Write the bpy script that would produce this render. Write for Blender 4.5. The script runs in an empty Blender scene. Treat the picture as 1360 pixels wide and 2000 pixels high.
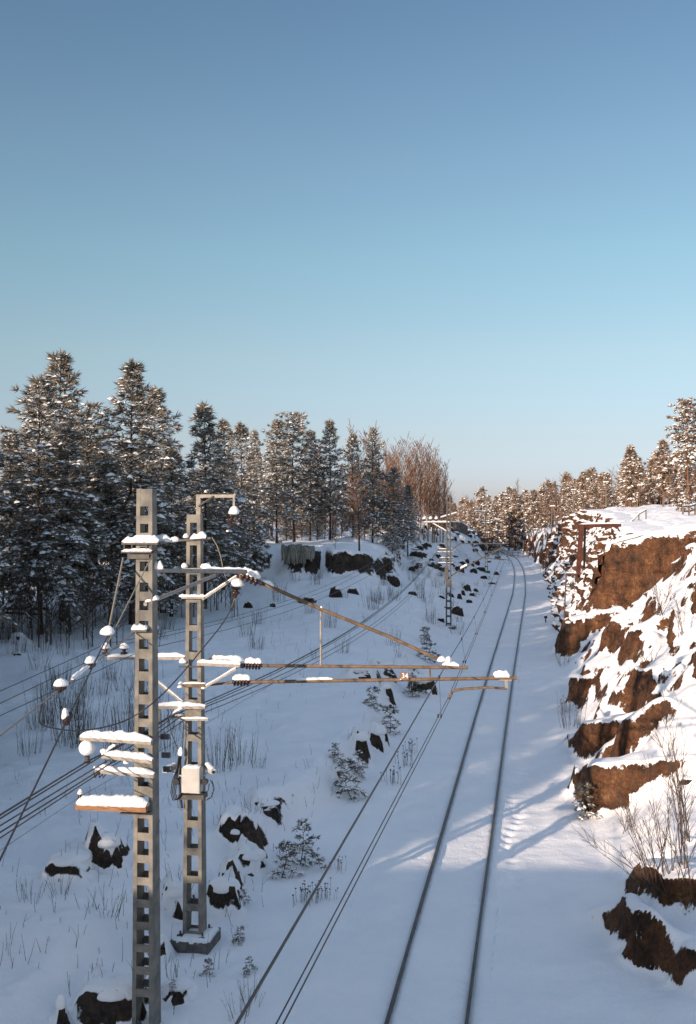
import bpy, math, random
import numpy as np
from mathutils import Vector

random.seed(7)
RNG = np.random.default_rng(11)
SC = bpy.context.scene
COL = SC.collection
F = 1944.0            # focal length in photo pixels (35 mm lens on a 36 mm high frame)
CAMZ = 10.2           # eye height above the rail tops
PI = math.pi

# ------------------------------------------------------------------ noise
def hsh(ix, iy, seed):
    n = (ix.astype(np.int64) * 374761393 + iy.astype(np.int64) * 668265263 + seed * 974711) & 0xFFFFFFFF
    n = ((n ^ (n >> 13)) * 1274126177) & 0xFFFFFFFF
    n = ((n ^ (n >> 16)) * 2246822519) & 0xFFFFFFFF
    return ((n ^ (n >> 15)) & 0xFFFFFF) / float(0xFFFFFF)

def vn(x, y, seed=0):
    ix = np.floor(x); iy = np.floor(y)
    fx = x - ix; fy = y - iy
    fx = fx * fx * (3 - 2 * fx); fy = fy * fy * (3 - 2 * fy)
    a = hsh(ix, iy, seed); b = hsh(ix + 1, iy, seed)
    c = hsh(ix, iy + 1, seed); d = hsh(ix + 1, iy + 1, seed)
    return (a * (1 - fx) + b * fx) * (1 - fy) + (c * (1 - fx) + d * fx) * fy

def fbm(x, y, seed=0, o=4):
    s = 0; a = 1; t = 0
    for i in range(o):
        s = s + a * (vn(x * 2 ** i, y * 2 ** i, seed + i * 17) - .5); t += a; a *= .5
    return 2 * s / t          # about -1..1

def worley(x, y, seed):
    ix = np.floor(x); iy = np.floor(y)
    best = np.full(x.shape, 1e9); bx = np.zeros_like(x); by = np.zeros_like(x); br = np.zeros_like(x)
    for dx in (-1, 0, 1):
        for dy in (-1, 0, 1):
            cx = ix + dx; cy = iy + dy
            px = cx + .1 + .8 * hsh(cx, cy, seed); py = cy + .1 + .8 * hsh(cx, cy, seed + 5)
            d = (px - x) ** 2 + (py - y) ** 2
            m = d < best
            best = np.where(m, d, best); bx = np.where(m, px, bx); by = np.where(m, py, by)
            br = np.where(m, hsh(cx, cy, seed + 9), br)
    return bx, by, br

def sst(x):
    x = np.clip(x, 0, 1)
    return x * x * (3 - 2 * x)

# ------------------------------------------------------------------ terrain
XC_Y = [-80, 19.8, 23.4, 35.1, 46.9, 66.1, 80, 100.4, 124, 152.5, 180, 208, 240, 264, 290, 310, 340, 370, 420, 500]
XC_X = [-17.2, 1.55, 2.22, 4.42, 6.63, 10.25, 12.9, 16.8, 21.3, 26.3, 30.8, 34.9, 38.7, 40.7, 41.9, 42.1, 41.2, 39, 33, 20]
def xc(y): return np.interp(y, XC_Y, XC_X)

# blocks of the right cliff: (X0, X1, face Y, top z, depth, lift along X, drop along Y, face skew)
BLOCKS = [
    (8.0, 12.0, 32.4, 2.15, 4.5, .14, .22, -.30),
    (9.3, 12.4, 39.6, 2.05, 4.5, .28, .22, -.35),
    (12.0, 14.2, 40.2, 4.1, 5.0, .5, .2, -.2),
    (14.8, 19.5, 68.0, 3.4, 4.5, .25, .15, -.2),
    (6.1, 7.6, 21.6, 1.45, 3.6, .25, .16, -1.3),
    (7.2, 9.8, 22.8, 1.8, 3.6, .3, .16, -.9),
    (6.7, 9.4, 19.6, 1.7, 2.4, .4, .16, -.9),
    (11.5, 14.0, 50.0, 2.1, 4.0, .4, .2, -.3),
    (14.8, 18.0, 55.0, 4.9, 4.0, .5, .2, -.3),
    (9.8, 12.2, 35.5, 3.1, 3.0, .5, .2, -.3),
    (13.6, 16.5, 47.0, 5.4, 4.0, .5, .2, -.3),
]

def right_profile(u, Y):
    ys = [0, 18, 22, 25, 28, 31, 36, 50, 60, 66, 70.5, 71.8, 79, 135, 165, 300]
    sl = np.interp(Y, ys, [.9, .5, .45, .42, .40, .48, 1.05, 1.2, 1.1, .75, .7, 2.4, 1.45, 1.5, 2.6, 2.2])
    zt = np.interp(Y, [0, 20, 50, 60, 70, 72, 90, 120, 150, 170, 190, 220, 300, 500],
                   [6, 6, 8.2, 8.0, 8.0, 8.0, 8.9, 10, 10.5, 9.2, 7.0, 5.4, 5.4, 6])
    up = np.interp(Y, [0, 60, 75, 100, 150, 220, 300], [.25, .25, .22, .10, .05, .10, .10])
    a = sl * np.maximum(u, 0)
    b = zt + up * np.minimum(u - zt / sl, 34) + .02 * np.maximum(u - zt / sl - 34, 0)
    k = .6
    hmin = np.clip(.5 + .5 * (b - a) / k, 0, 1)
    return b * (1 - hmin) + a * hmin - k * hmin * (1 - hmin)

MOUNDS = []
STEPS = [(float(xc(y)) + 1.45 + .16 * math.sin(y * 9.0), y) for y in np.arange(27.5, 40, .62)]
def left_side(X, Y, t):
    # ---- left bank
    e = np.interp(Y, [0, 18, 26, 35, 60, 100, 140, 200, 260, 350], [-6.6, -6.6, -6.0, -4.5, -4.4, -4.6, -4.6, -4.4, -4.0, -4])
    e = e + .7 * fbm(Y / 5., Y * 0 + 3.3, 31, 3)
    bh = np.interp(Y, [0, 20, 30, 45, 60, 90, 120, 150, 200, 260, 400], [.9, .9, 1.0, 1.1, 1.2, 1.6, 2.6, 4.3, 5.2, 5.0, 5.0])
    w = np.interp(Y, [0, 45, 60, 90, 120, 150, 200, 260], [1.5, 1.6, 2.4, 5.0, 9, 11, 8, 3])
    q = (e - t) / w
    lf = bh * sst(q)
    u = np.maximum(0, e - w - t)
    lf = lf + np.minimum(u, 60) * np.interp(Y, [0, 40, 80, 120, 200], [.045, .04, .03, .02, .01])
    lf = lf + np.clip(6.5 - lf, 0, 1.4) * sst((Y - 78) / 24.) * sst(u / 6.)
    yl = 99 + .25 * (X + 10) + 2.2 * fbm(X / 6., X * 0 + 1.7, 77, 3) + np.where(X > 3, 1.3 * (X - 3), 0)
    lw = .9 + 13.0 * np.clip(fbm(X / 3.0 + 14, X * 0 + 4.2, 78, 3) + .03, 0, 1) + 8 * np.exp(-((X + 7.4) / .9) ** 2) + 6 * np.exp(-((X + 2.6) / .6) ** 2) + 9 * np.exp(-((X + 12) / 1.0) ** 2) + np.maximum(0, -13 - X) * 1.3 + np.maximum(0, X - 1) * 1.6
    lf = lf + np.clip(6.6 - lf, 0, 2.6) * sst((Y - yl) / lw) * sst(u / 3.)
    und = fbm(X / 9., Y / 9., 5, 4) * .38 + fbm(X / 2.2, Y / 2.2, 6, 4) * .19 + np.maximum(0, fbm(X / .9, Y / .9, 8, 3) - .15) * .16
    rough = np.interp(Y, [0, 90, 120, 300], [.25, .25, 1, 1]) * sst(q * 1.5)
    bx, by, br = worley(X / 2.6 + .4 * fbm(X, Y, 91, 2), Y / 3.4, 41)
    talus = (br - .5) * 1.5 * rough * np.interp(Y, [0, 95, 125, 160], [0, 0, 1, 1]) * sst((12 - u) / 6.)
    lf = lf + und * sst(q) + talus
    return lf

def right_side(X, Y, t):
    # ---- right cutting
    tf = 4.25 + .45 * fbm(Y / 4., Y * 0 + 9.1, 51, 3)
    tf0 = tf
    colr = hsh(np.floor(Y / 3.1 + .4 * fbm(Y / 2., Y * 0, 3, 2)), Y * 0, 23) - .5
    tf = tf + colr * np.interp(Y, [0, 70, 76, 140, 160, 300], [0, 0, 0, 0, .9, .9])
    u = t - tf
    base = right_profile(u, Y)
    wx = t / 1.7 + .35 * fbm(t / 1.3, Y / 1.3, 61, 3); wy = Y / 2.9 + t * .22 + .3 * fbm(t / 1.3, Y / 1.3, 62, 3)
    cx, cy, cr = worley(wx, wy, 63)
    uc = cx * 1.7 - 4.25
    top = right_profile(uc, Y) + (cr - .5) * 1.0 + .35 * (t - cx * 1.7)
    amt = np.clip(.30 + 1.7 * fbm(t / 3.2, Y / 4., 64, 2), 0, .92) * sst(u / .7) * sst((11 - base) / 3.)
    amt = amt * np.interp(Y, [0, 24, 26, 31, 33, 400], [1, 1, .35, .35, 1, 1])
    rt = base * (1 - amt) + np.maximum(top, -.2) * amt
    sx_, sy_, sr_ = worley(t / .95 + .3 * fbm(t, Y, 161, 2), Y / 1.5 + .3 * t, 163)
    rt = rt + (sr_ - .5) * 1.0 * sst((fbm(t / 2.6, Y / 3.2, 164, 2) + .12) / .25) * sst(u / .6) * sst((10.5 - base) / 2.) * np.interp(Y, [0, 25, 31, 33, 70, 71], [.8, .5, .3, 1, 1, 0])
    # the bedded wall further on is a sheet of its own (see build_ledges): the ground stays behind it
    lm = sst((Y - 72.5) / 1.5) * sst((172 - Y) / 6.)
    rt = rt * (1 - lm) + (base - 1.1 * sst(u / .8) * sst((8.6 - u) / 1.6)) * lm
    for (x0, x1, yf, zt, dep, lx, dy, sk) in BLOCKS:
        xm = (x0 + x1) / 2
        n1 = fbm(X / 1.0, Y / 1.0 + zt * 7, 81, 4); n2 = fbm(X / 1.2 + 30, Y / 1.2, 82, 3)
        yface = yf + sk * (X - xm) + .75 * n1
        inx = sst((X - x0 + .3 * n2) / .35) * sst((x1 - X + .3 * n2) / .8)
        iny = sst((Y - yface) / .34) * sst((yface + dep - Y) / (dep * .6))
        zb = zt + lx * (X - xm) - dy * (Y - yface) + .12 * n2
        m = inx * iny
        rt = np.where(zb > rt, rt * (1 - m) + zb * m, rt)
    rt = rt + sst(u / 2.) * (fbm(X / 3., Y / 3., 83, 3) * .30 + fbm(X / .9, Y / .9, 84, 3) * .13)
    return rt

def H(X, Y):
    X = np.asarray(X, float); Y = np.asarray(Y, float)
    t = X - xc(Y)
    # snow drift lying at the foot
    bed = -.10 + .04 * fbm(X / 3., Y / 5., 15, 3)
    for r in (-.8, .8):
        bed = bed - .03 * np.exp(-((t - r) / .06) ** 2)
    bed = bed + .16 * sst((t - 2.2) / 1.6) * (1 + fbm(X / 2., Y / 3., 18, 2)) + .12 * sst((-2.4 - t) / 1.6)
    bed = bed + np.where(np.abs(t) > 1.2, .05 * fbm(X / .7, Y / .7, 16, 3), .015 * fbm(X / .3, Y / .3, 19, 2))
    for (fx, fy) in STEPS:
        bed = bed - .09 * np.exp(-((X - fx) ** 2 + (Y - fy) ** 2) / .035)
    z = bed
    a = t < -2.0; b = t > 3.0
    if a.any(): z[a] += left_side(X[a], Y[a], t[a])
    if b.any(): z[b] += np.maximum(right_side(X[b], Y[b], t[b]), -.1)
    for (gx, gy, rw, rh, dp) in MOUNDS:      # snow heaped over the buried rocks, steep in front and running out behind
        sel = (np.abs(X - gx) < rw * 1.6) & (Y > gy - rw) & (Y < gy + 4.5 * rw * dp)
        if not sel.any(): continue
        lx = (X[sel] - gx) / rw; ly = (Y[sel] - gy) / (rw * dp)
        nz = fbm(X[sel] / (rw * .7) + gx, Y[sel] / (rw * .7), 7, 3)
        f = sst((ly + .02 + .12 * nz) / .22) * sst((1.3 - np.abs(lx) + .25 * nz) / .7) * sst((4.0 - ly) / 3.2)
        z[sel] += rh * 1.06 * f
    return z

def Hs(x, y): return float(H(np.array([x]), np.array([y]))[0])

def P(px, py, d):
    return Vector(((px - 680) * d / F, d, CAMZ - (py - 1000) * d / F))

_DS = np.geomspace(14, 420, 2600)
def G(px, py):
    """point of the ground seen at a photo pixel"""
    xs = (px - 680) * _DS / F; zs = CAMZ - (py - 1000) * _DS / F
    hit = np.nonzero(zs < H(xs, _DS))[0]
    d = _DS[hit[0]] if len(hit) else 300.
    return Vector(((px - 680) * d / F, d, Hs((px - 680) * d / F, d)))

# ------------------------------------------------------------------ buried rocks (foot of the bare side and its size as seen in the photo)
bl = [
    (125, 1725, 80, 40, 'smooth snow mound with a thin dark underside, left of the lumpy boulder', 1.6, 1.12),
    (200, 1700, 66, 58, 'boulder with a bare reddish dark face amid snow lumps on the left field', 1.0, .82),
    (345, 1800, 64, 60, 'dark hollow rock wedge seen between the two masts', 1.0, .95),
    (432, 1790, 66, 60, 'black-sided rock shelf just right of the second mast foot', 1.0, 1.0),
    (447, 1752, 40, 60, 'snow-hooded rock on the bank corner above the black-sided shelf', 1.2, 1.05),
    (468, 1668, 78, 50, 'broad snow shelf with a jagged dark side right of the second mast', 1.3, 1.0),
    (488, 1712, 60, 40, 'snow-covered block under the broad snow shelf', 1.1, 1.1),
    (514, 1592, 58, 20, 'flat dark rock sliver in the middle of the left field', 1.0, 1.05),
    (308, 1880, 40, 45, 'dark rock squeezed behind the right leg of the front mast', 1.0, 1.0),
    (340, 1965, 60, 36, 'curved black ledge at the right foot of the front mast', 1.0, 1.0),
    (215, 2010, 120, 70, 'large black overhang in the snow at the left foot of the front mast', 1.0, 1.0),
    (118, 2015, 24, 60, 'narrow black spike of rock at the bottom left', 1.0, .7),
    (707, 1327, 66, 22, 'flat dark arrow-shaped rock just under the middle cantilever tube', 1.0, .9),
    (748, 1316, 50, 20, 'dark rock behind the middle cantilever tube', 1.0, .9),
    (800, 1318, 44, 14, 'thin dark ledge behind the tube near its tip', 1.0, .9),
    (826, 1360, 52, 36, 'dark rock with snow top below the number plate', 1.0, .95),
    (756, 1365, 26, 26, 'leaning dark slab left of the rock below the number plate', 1.0, .8),
    (702, 1480, 36, 44, 'left part of the black broken rock on the bank edge', 1.0, .7),
    (740, 1468, 36, 44, 'right part of the black broken rock on the bank edge', 1.0, .7),
    (658, 1517, 18, 14, 'small dark stone on the left field near the bank edge', 1.0, .8),
    (655, 1168, 34, 24, 'dark pyramid rock in the hollow before the ledge', 1.0, .6),
    (690, 1160, 24, 14, 'small dark rock right of the pyramid rock', 1.0, .7),
    (600, 1180, 48, 16, 'low dark rock left of the pyramid rock', 1.0, .8),
    (484, 1188, 20, 14, 'dark stone right of the brown insulator', 1.0, .7),
    (533, 1186, 14, 9, 'small stone under the inclined tube', 1.0, .7),
    (762, 1140, 40, 20, 'round snow-topped boulder on the far slope', 1.1, 1.0),
    (752, 1106, 34, 22, 'angular dark rock under the bare trees on the far slope', 1.0, .7),
    (806, 1162, 18, 9, 'dark stone left of the third mast', 1.0, .8),
    (895, 1202, 28, 20, 'black rock touching the right of the third mast', 1.0, .5),
    (913, 1153, 18, 13, 'largest brown stone in the scree right of the third mast', 1.0, .5),
    (862, 1215, 18, 9, 'dark stone at the left foot of the third mast', 1.0, .8),
    (898, 1170, 13, 12, 'pointed dark stone on the left of the scree', 1.0, .5),
    (930, 1156, 12, 8, 'flat stone on the right of the scree', 1.0, .6),
    (917, 1178, 14, 8, 'lower dark stone of the scree', 1.0, .6),
    (905, 1163, 10, 14, 'upright stone in the middle of the scree', 1.0, .5),
    (922, 1164, 14, 8, 'brown stone below the largest one of the scree', 1.0, .5),
    (882, 1166, 12, 8, 'stone just right of the third mast, halfway up', 1.0, .6),
    (862, 1168, 16, 7, 'stone just left of the third mast, halfway up', 1.0, .8),
    (946, 1131, 16, 8, 'dark stone at the foot of the fourth mast', 1.0, .7),
    (963, 1141, 18, 5, 'flat dark stone beside the bend in the wires', 1.0, .7),
    (970, 1123, 12, 8, 'stone at the track edge under the far masts', 1.0, .7),
    (33, 1258, 26, 20, 'snowy boulder under the pines at the left edge', 1.0, .9),
    (30, 1282, 24, 7, 'flat dark stone below the boulder at the left edge', 1.0, .8),
    (1124, 1338, 24, 17, 'square black block at the foot of the right cliff', 1.0, .8),
    (1112, 1252, 15, 15, 'small brown rock at the cliff foot below the black frame', 1.0, .8),
    (1350, 1535, 40, 14, 'flat brown rock in the snow at the right edge', 1.0, .9),
    (940, 1072, 26, 12, 'dark jagged rock on the far bank left of the fourth mast', 1.0, .5), (905, 1042, 24, 10, 'snowy dark rock at the top of the far bank', 1.0, .6), (835, 1070, 18, 9, 'dark tilted rock on the far bank left of the third mast', 1.0, .6), (815, 1088, 30, 14, 'dark rock at the foot of the dark pines', 1.0, .7),
]
BPOS = []
for (px, py, wp, hp, lab, dp, cp) in bl:
    g = G(px, py); k = g.y / F
    BPOS.append((g, wp * k / 2, hp * k, dp, lab))
for (g, rw, rh, dp, lab) in BPOS:
    if g.y < 62: MOUNDS.append((g.x, g.y, rw, rh, dp))

# ------------------------------------------------------------------ materials
def newmat(name):
    m = bpy.data.materials.new(name); m.use_nodes = True
    return m, m.node_tree.nodes, m.node_tree.links, m.node_tree.nodes['Principled BSDF']

def simple(name, c1, c2=None, scale=8, rough=.7, metal=0, spec=.3, bump=0, bscale=60, stretch=None):
    m, n, l, b = newmat(name)
    b.inputs['Roughness'].default_value = rough; b.inputs['Metallic'].default_value = metal
    b.inputs['Specular IOR Level'].default_value = spec
    tc = n.new('ShaderNodeTexCoord'); vec = tc.outputs['Object']
    if stretch:
        mp = n.new('ShaderNodeMapping'); mp.inputs['Scale'].default_value = stretch
        l.new(vec, mp.inputs['Vector']); vec = mp.outputs['Vector']
    nz = n.new('ShaderNodeTexNoise'); nz.inputs['Scale'].default_value = scale; nz.inputs['Detail'].default_value = 6
    l.new(vec, nz.inputs['Vector'])
    rp = n.new('ShaderNodeValToRGB')
    c2 = c2 or tuple(v * .7 for v in c1)
    rp.color_ramp.elements[0].position = .35; rp.color_ramp.elements[1].position = .65
    rp.color_ramp.elements[0].color = (*c2, 1); rp.color_ramp.elements[1].color = (*c1, 1)
    l.new(nz.outputs['Fac'], rp.inputs['Fac']); l.new(rp.outputs['Color'], b.inputs['Base Color'])
    if bump:
        n2 = n.new('ShaderNodeTexNoise'); n2.inputs['Scale'].default_value = bscale; n2.inputs['Detail'].default_value = 4
        l.new(vec, n2.inputs['Vector'])
        bp = n.new('ShaderNodeBump'); bp.inputs['Strength'].default_value = 1; bp.inputs['Distance'].default_value = bump
        l.new(n2.outputs['Fac'], bp.inputs['Height']); l.new(bp.outputs['Normal'], b.inputs['Normal'])
    return m

SNOWC = (.90, .895, .90)
def snow_rock(name, lo, hi, nscale=1.6, nstr=.35, tint=(1, 1, 1)):
    """snow lies where the surface is not too steep, bare rock elsewhere"""
    m, n, l, b = newmat(name)
    b.inputs['Roughness'].default_value = .85; b.inputs['Specular IOR Level'].default_value = .2
    tc = n.new('ShaderNodeTexCoord'); vec = tc.outputs['Object']
    geo = n.new('ShaderNodeNewGeometry')
    sx = n.new('ShaderNodeSeparateXYZ'); l.new(geo.outputs['Normal'], sx.inputs[0])
    def noise(scale, det=5, rough=.55, src=None):
        k = n.new('ShaderNodeTexNoise'); k.inputs['Scale'].default_value = scale; k.inputs['Detail'].default_value = det
        k.inputs['Roughness'].default_value = rough
        l.new(src or vec, k.inputs['Vector']); return k.outputs['Fac']
    def math_(op, a, bb, c=None):
        k = n.new('ShaderNodeMath'); k.operation = op
        for i, v in enumerate((a, bb, c)):
            if v is None: continue
            if isinstance(v, (int, float)): k.inputs[i].default_value = v
            else: l.new(v, k.inputs[i])
        return k.outputs[0]
    ns = math_('ADD', math_('MULTIPLY', math_('SUBTRACT', noise(nscale, 9, .68), .5), nstr * 2), sx.outputs['Z'])
    mr = n.new('ShaderNodeMapRange'); mr.interpolation_type = 'SMOOTHSTEP'
    mr.inputs['From Min'].default_value = lo; mr.inputs['From Max'].default_value = hi
    l.new(ns, mr.inputs['Value']); snow = mr.outputs['Result']
    # rock
    r1 = n.new('ShaderNodeValToRGB'); cr = r1.color_ramp
    cr.elements[0].position = .36; cr.elements[0].color = (.024 * tint[0], .019 * tint[1], .015 * tint[2], 1)
    cr.elements[1].position = .66; cr.elements[1].color = (.165 * tint[0], .098 * tint[1], .050 * tint[2], 1)
    k = cr.elements.new(.45); k.color = (.058 * tint[0], .031 * tint[1], .018 * tint[2], 1)
    k = cr.elements.new(.58); k.color = (.105 * tint[0], .053 * tint[1], .027 * tint[2], 1)
    mp = n.new('ShaderNodeMapping'); mp.inputs['Scale'].default_value = (1, 1, .55); l.new(vec, mp.inputs['Vector'])
    l.new(noise(1.5, 12, .74, mp.outputs['Vector']), r1.inputs['Fac'])
    mp2 = n.new('ShaderNodeMapping'); mp2.inputs['Scale'].default_value = (1.2, 1.2, 3.2); mp2.inputs['Rotation'].default_value = (.25, .1, 0)
    l.new(vec, mp2.inputs['Vector'])
    strat = noise(.7, 4, .5, mp2.outputs['Vector'])
    crack = n.new('ShaderNodeMapRange'); crack.inputs['From Min'].default_value = .36; crack.inputs['From Max'].default_value = .44
    crack.inputs['To Min'].default_value = .72
    l.new(strat, crack.inputs['Value'])
    mixr = n.new('ShaderNodeMix'); mixr.data_type = 'RGBA'; mixr.blend_type = 'MULTIPLY'; mixr.inputs['Factor'].default_value = 1
    l.new(r1.outputs['Color'], mixr.inputs['A']); l.new(crack.outputs['Result'], mixr.inputs['B'])
    vo = n.new('ShaderNodeTexVoronoi'); vo.feature = 'DISTANCE_TO_EDGE'; vo.inputs['Scale'].default_value = .5
    wv = n.new('ShaderNodeTexNoise'); wv.inputs['Scale'].default_value = 1.3; wv.inputs['Detail'].default_value = 4; l.new(mp2.outputs['Vector'], wv.inputs['Vector'])
    wm = n.new('ShaderNodeMix'); wm.data_type = 'RGBA'; wm.inputs['Factor'].default_value = .6
    l.new(mp2.outputs['Vector'], wm.inputs['A']); l.new(wv.outputs['Color'], wm.inputs['B']); l.new(wm.outputs['Result'], vo.inputs['Vector'])
    ck = n.new('ShaderNodeMapRange'); ck.inputs['From Min'].default_value = .0; ck.inputs['From Max'].default_value = .03; ck.inputs['To Min'].default_value = .62
    l.new(vo.outputs['Distance'], ck.inputs['Value'])
    sp = n.new('ShaderNodeMapRange'); sp.inputs['From Min'].default_value = .3; sp.inputs['From Max'].default_value = .7; sp.inputs['To Min'].default_value = .40; sp.inputs['To Max'].default_value = 1.75
    l.new(noise(9, 8, .8), sp.inputs['Value'])
    mk = n.new('ShaderNodeMix'); mk.data_type = 'RGBA'; mk.blend_type = 'MULTIPLY'; mk.inputs['Factor'].default_value = 1
    l.new(mixr.outputs['Result'], mk.inputs['A']); l.new(math_('MULTIPLY', ck.outputs['Result'], sp.outputs['Result']), mk.inputs['B'])
    mixr = mk
    mix = n.new('ShaderNodeMix'); mix.data_type = 'RGBA'
    l.new(snow, mix.inputs['Factor']); l.new(mixr.outputs['Result'], mix.inputs['A'])
    sc = n.new('ShaderNodeValToRGB'); sc.color_ramp.elements[0].color = (SNOWC[0] * .93, SNOWC[1] * .93, SNOWC[2] * .95, 1)
    sc.color_ramp.elements[1].color = (*SNOWC, 1); sc.color_ramp.elements[0].position = .3; sc.color_ramp.elements[1].position = .7
    l.new(noise(.5, 5), sc.inputs['Fac']); l.new(sc.outputs['Color'], mix.inputs['B'])
    l.new(mix.outputs['Result'], b.inputs['Base Color'])
    hs = math_('ADD', math_('MULTIPLY', noise(3.0, 5, .6), .05), math_('MULTIPLY', noise(16, 4, .65), .03))
    hr = math_('ADD', math_('ADD', math_('MULTIPLY', noise(2.2, 12, .72), .42), math_('MULTIPLY', strat, .12)), math_('MULTIPLY', ck.outputs['Result'], .08))
    hm = n.new('ShaderNodeMix'); hm.data_type = 'FLOAT'
    l.new(snow, hm.inputs['Factor']); l.new(hr, hm.inputs['A']); l.new(math_('ADD', hs, .25), hm.inputs['B'])
    bp = n.new('ShaderNodeBump'); bp.inputs['Strength'].default_value = .8; bp.inputs['Distance'].default_value = 1.0
    l.new(hm.outputs['Result'], bp.inputs['Height']); l.new(bp.outputs['Normal'], b.inputs['Normal'])
    return m

M = {}
M['ground'] = snow_rock('snow_ground_material', .47, .54, 2.0, .34, (.70, .98, 1.35))
M['cliff'] = snow_rock('cliff_material', .50, .56, 2.3, .42, (1.38, 1.26, 1.2))
M['boulder'] = snow_rock('boulder_material', .58, .70, 3.0, .45, (.80, 1.10, 1.5))
M['darkrock'] = simple('dark_rock', (.042, .034, .027), (.016, .014, .012), 2.5, .9, 0, .2, .06, 6)
M['ice'] = simple('frozen_seep', (.34, .32, .26), (.10, .085, .06), 3, .5, 0, .4, .02, 9, (4, 4, .25))
M['snow'] = simple('fresh_snow', SNOWC, tuple(v * .96 for v in SNOWC), 3, .85, 0, .2, .022, 38)
M['steel'] = simple('weathered_mast_steel', (.215, .20, .17), (.11, .108, .10), 4, .7, .0, .35, .004, 40)
M['darksteel'] = simple('dark_galvanised_shaded_steel', (.085, .083, .08), (.05, .048, .046), 9, .6, 0, .4)  # dark fittings; colour also darkened so the far masts look shaded
M['rusty'] = simple('rusty_cantilever_tube', (.185, .125, .078), (.10, .066, .042), 9, .75, 0, .3, .003, 50)
M['grey'] = simple('pale_galvanised_tube', (.33, .305, .275), (.22, .20, .175), 12, .6, 0, .4)
M['porcelain'] = simple('brown_porcelain', (.050, .022, .016), (.03, .014, .011), 6, .25, 0, .5)
M['glassgreen'] = simple('pale_green_porcelain', (.42, .45, .33), (.33, .36, .27), 6, .3, 0, .5)
M['wire'] = simple('dark_wire', (.045, .042, .045), (.03, .028, .03), 5, .5, 0, .4)
M['palewire'] = simple('pale_stranded_wire', (.26, .23, .19), (.17, .15, .12), 25, .5, 0, .4)
M['wood'] = simple('weathered_timber', (.32, .175, .095), (.19, .10, .055), 6, .8, 0, .2, .004, 30, (1, 1, 8))
M['cabinet'] = simple('grey_white_paint', (.47, .455, .43), (.40, .39, .37), 4, .5, 0, .4)
M['redsteel'] = simple('rust_red_paint', (.115, .036, .022), (.06, .024, .016), 2.5, .75, 0, .3, .004, 30)
M['black'] = simple('black_plastic', (.02, .02, .022), (.015, .015, .016), 5, .45, 0, .4)
M['concrete'] = simple('foundation_concrete', (.16, .15, .14), (.085, .08, .075), 4, .9, 0, .2, .01, 25)
M['rail'] = simple('rail_steel', (.10, .085, .075), (.055, .046, .04), 3, .45, .3, .4)
M['sign'] = simple('rusty_sign_enamel', (.20, .115, .075), (.13, .075, .05), 30, .6, 0, .3)
M['signtext'] = simple('white_sign_paint', (.75, .73, .72), (.65, .63, .62), 30, .6, 0, .3)
M['bark'] = simple('pine_bark', (.085, .055, .038), (.04, .028, .02), 4, .9, 0, .2, .02, 12, (1, 1, .3))
M['orangebark'] = simple('orange_upper_bark', (.26, .105, .045), (.13, .055, .03), 3, .85, 0, .2, .02, 12, (1, 1, .3))
M['needles'] = simple('pine_needles', (.27, .232, .188), (.118, .114, .094), .9, .75, 0, .2)
M['paleneedles'] = simple('far_pine_needles', (.28, .195, .135), (.16, .12, .085), .9, .75, 0, .2)
M['twig'] = simple('bare_brown_twigs', (.24, .135, .085), (.14, .08, .055), 1.2, .85, 0, .2)
M['darktwig'] = simple('dark_dry_stems', (.105, .075, .056), (.065, .048, .038), 3, .85, 0, .2)
M['birchbark'] = simple('pale_birch_bark', (.42, .33, .25), (.20, .14, .10), 3, .8, 0, .2, 0, 1, (1, 1, 2))
M['greywood'] = simple('grey_timber', (.22, .165, .125), (.14, .105, .08), 6, .85, 0, .2, 0, 1, (1, 1, 6))
M['deck'] = simple('bridge_concrete', (.33, .32, .30), (.26, .25, .24), 2, .9, 0, .2)

# ------------------------------------------------------------------ object helpers
ORG = {}
def tag(o, label=None, cat=None, group=None, kind=None):
    if label: o['label'] = label
    if cat: o['category'] = cat
    if group: o['group'] = group
    if kind: o['kind'] = kind
    return o

def empty(name, loc, label, cat, group=None):
    o = bpy.data.objects.new(name, None); COL.objects.link(o)
    o.location = loc; o.empty_display_size = .3
    ORG[o.name] = Vector(loc)
    return tag(o, label, cat, group)

def link_mesh(name, me, parent=None):
    o = bpy.data.objects.new(name, me); COL.objects.link(o)
    if parent is not None:
        o.parent = parent; ORG[o.name] = ORG[parent.name]
    return o

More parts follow.
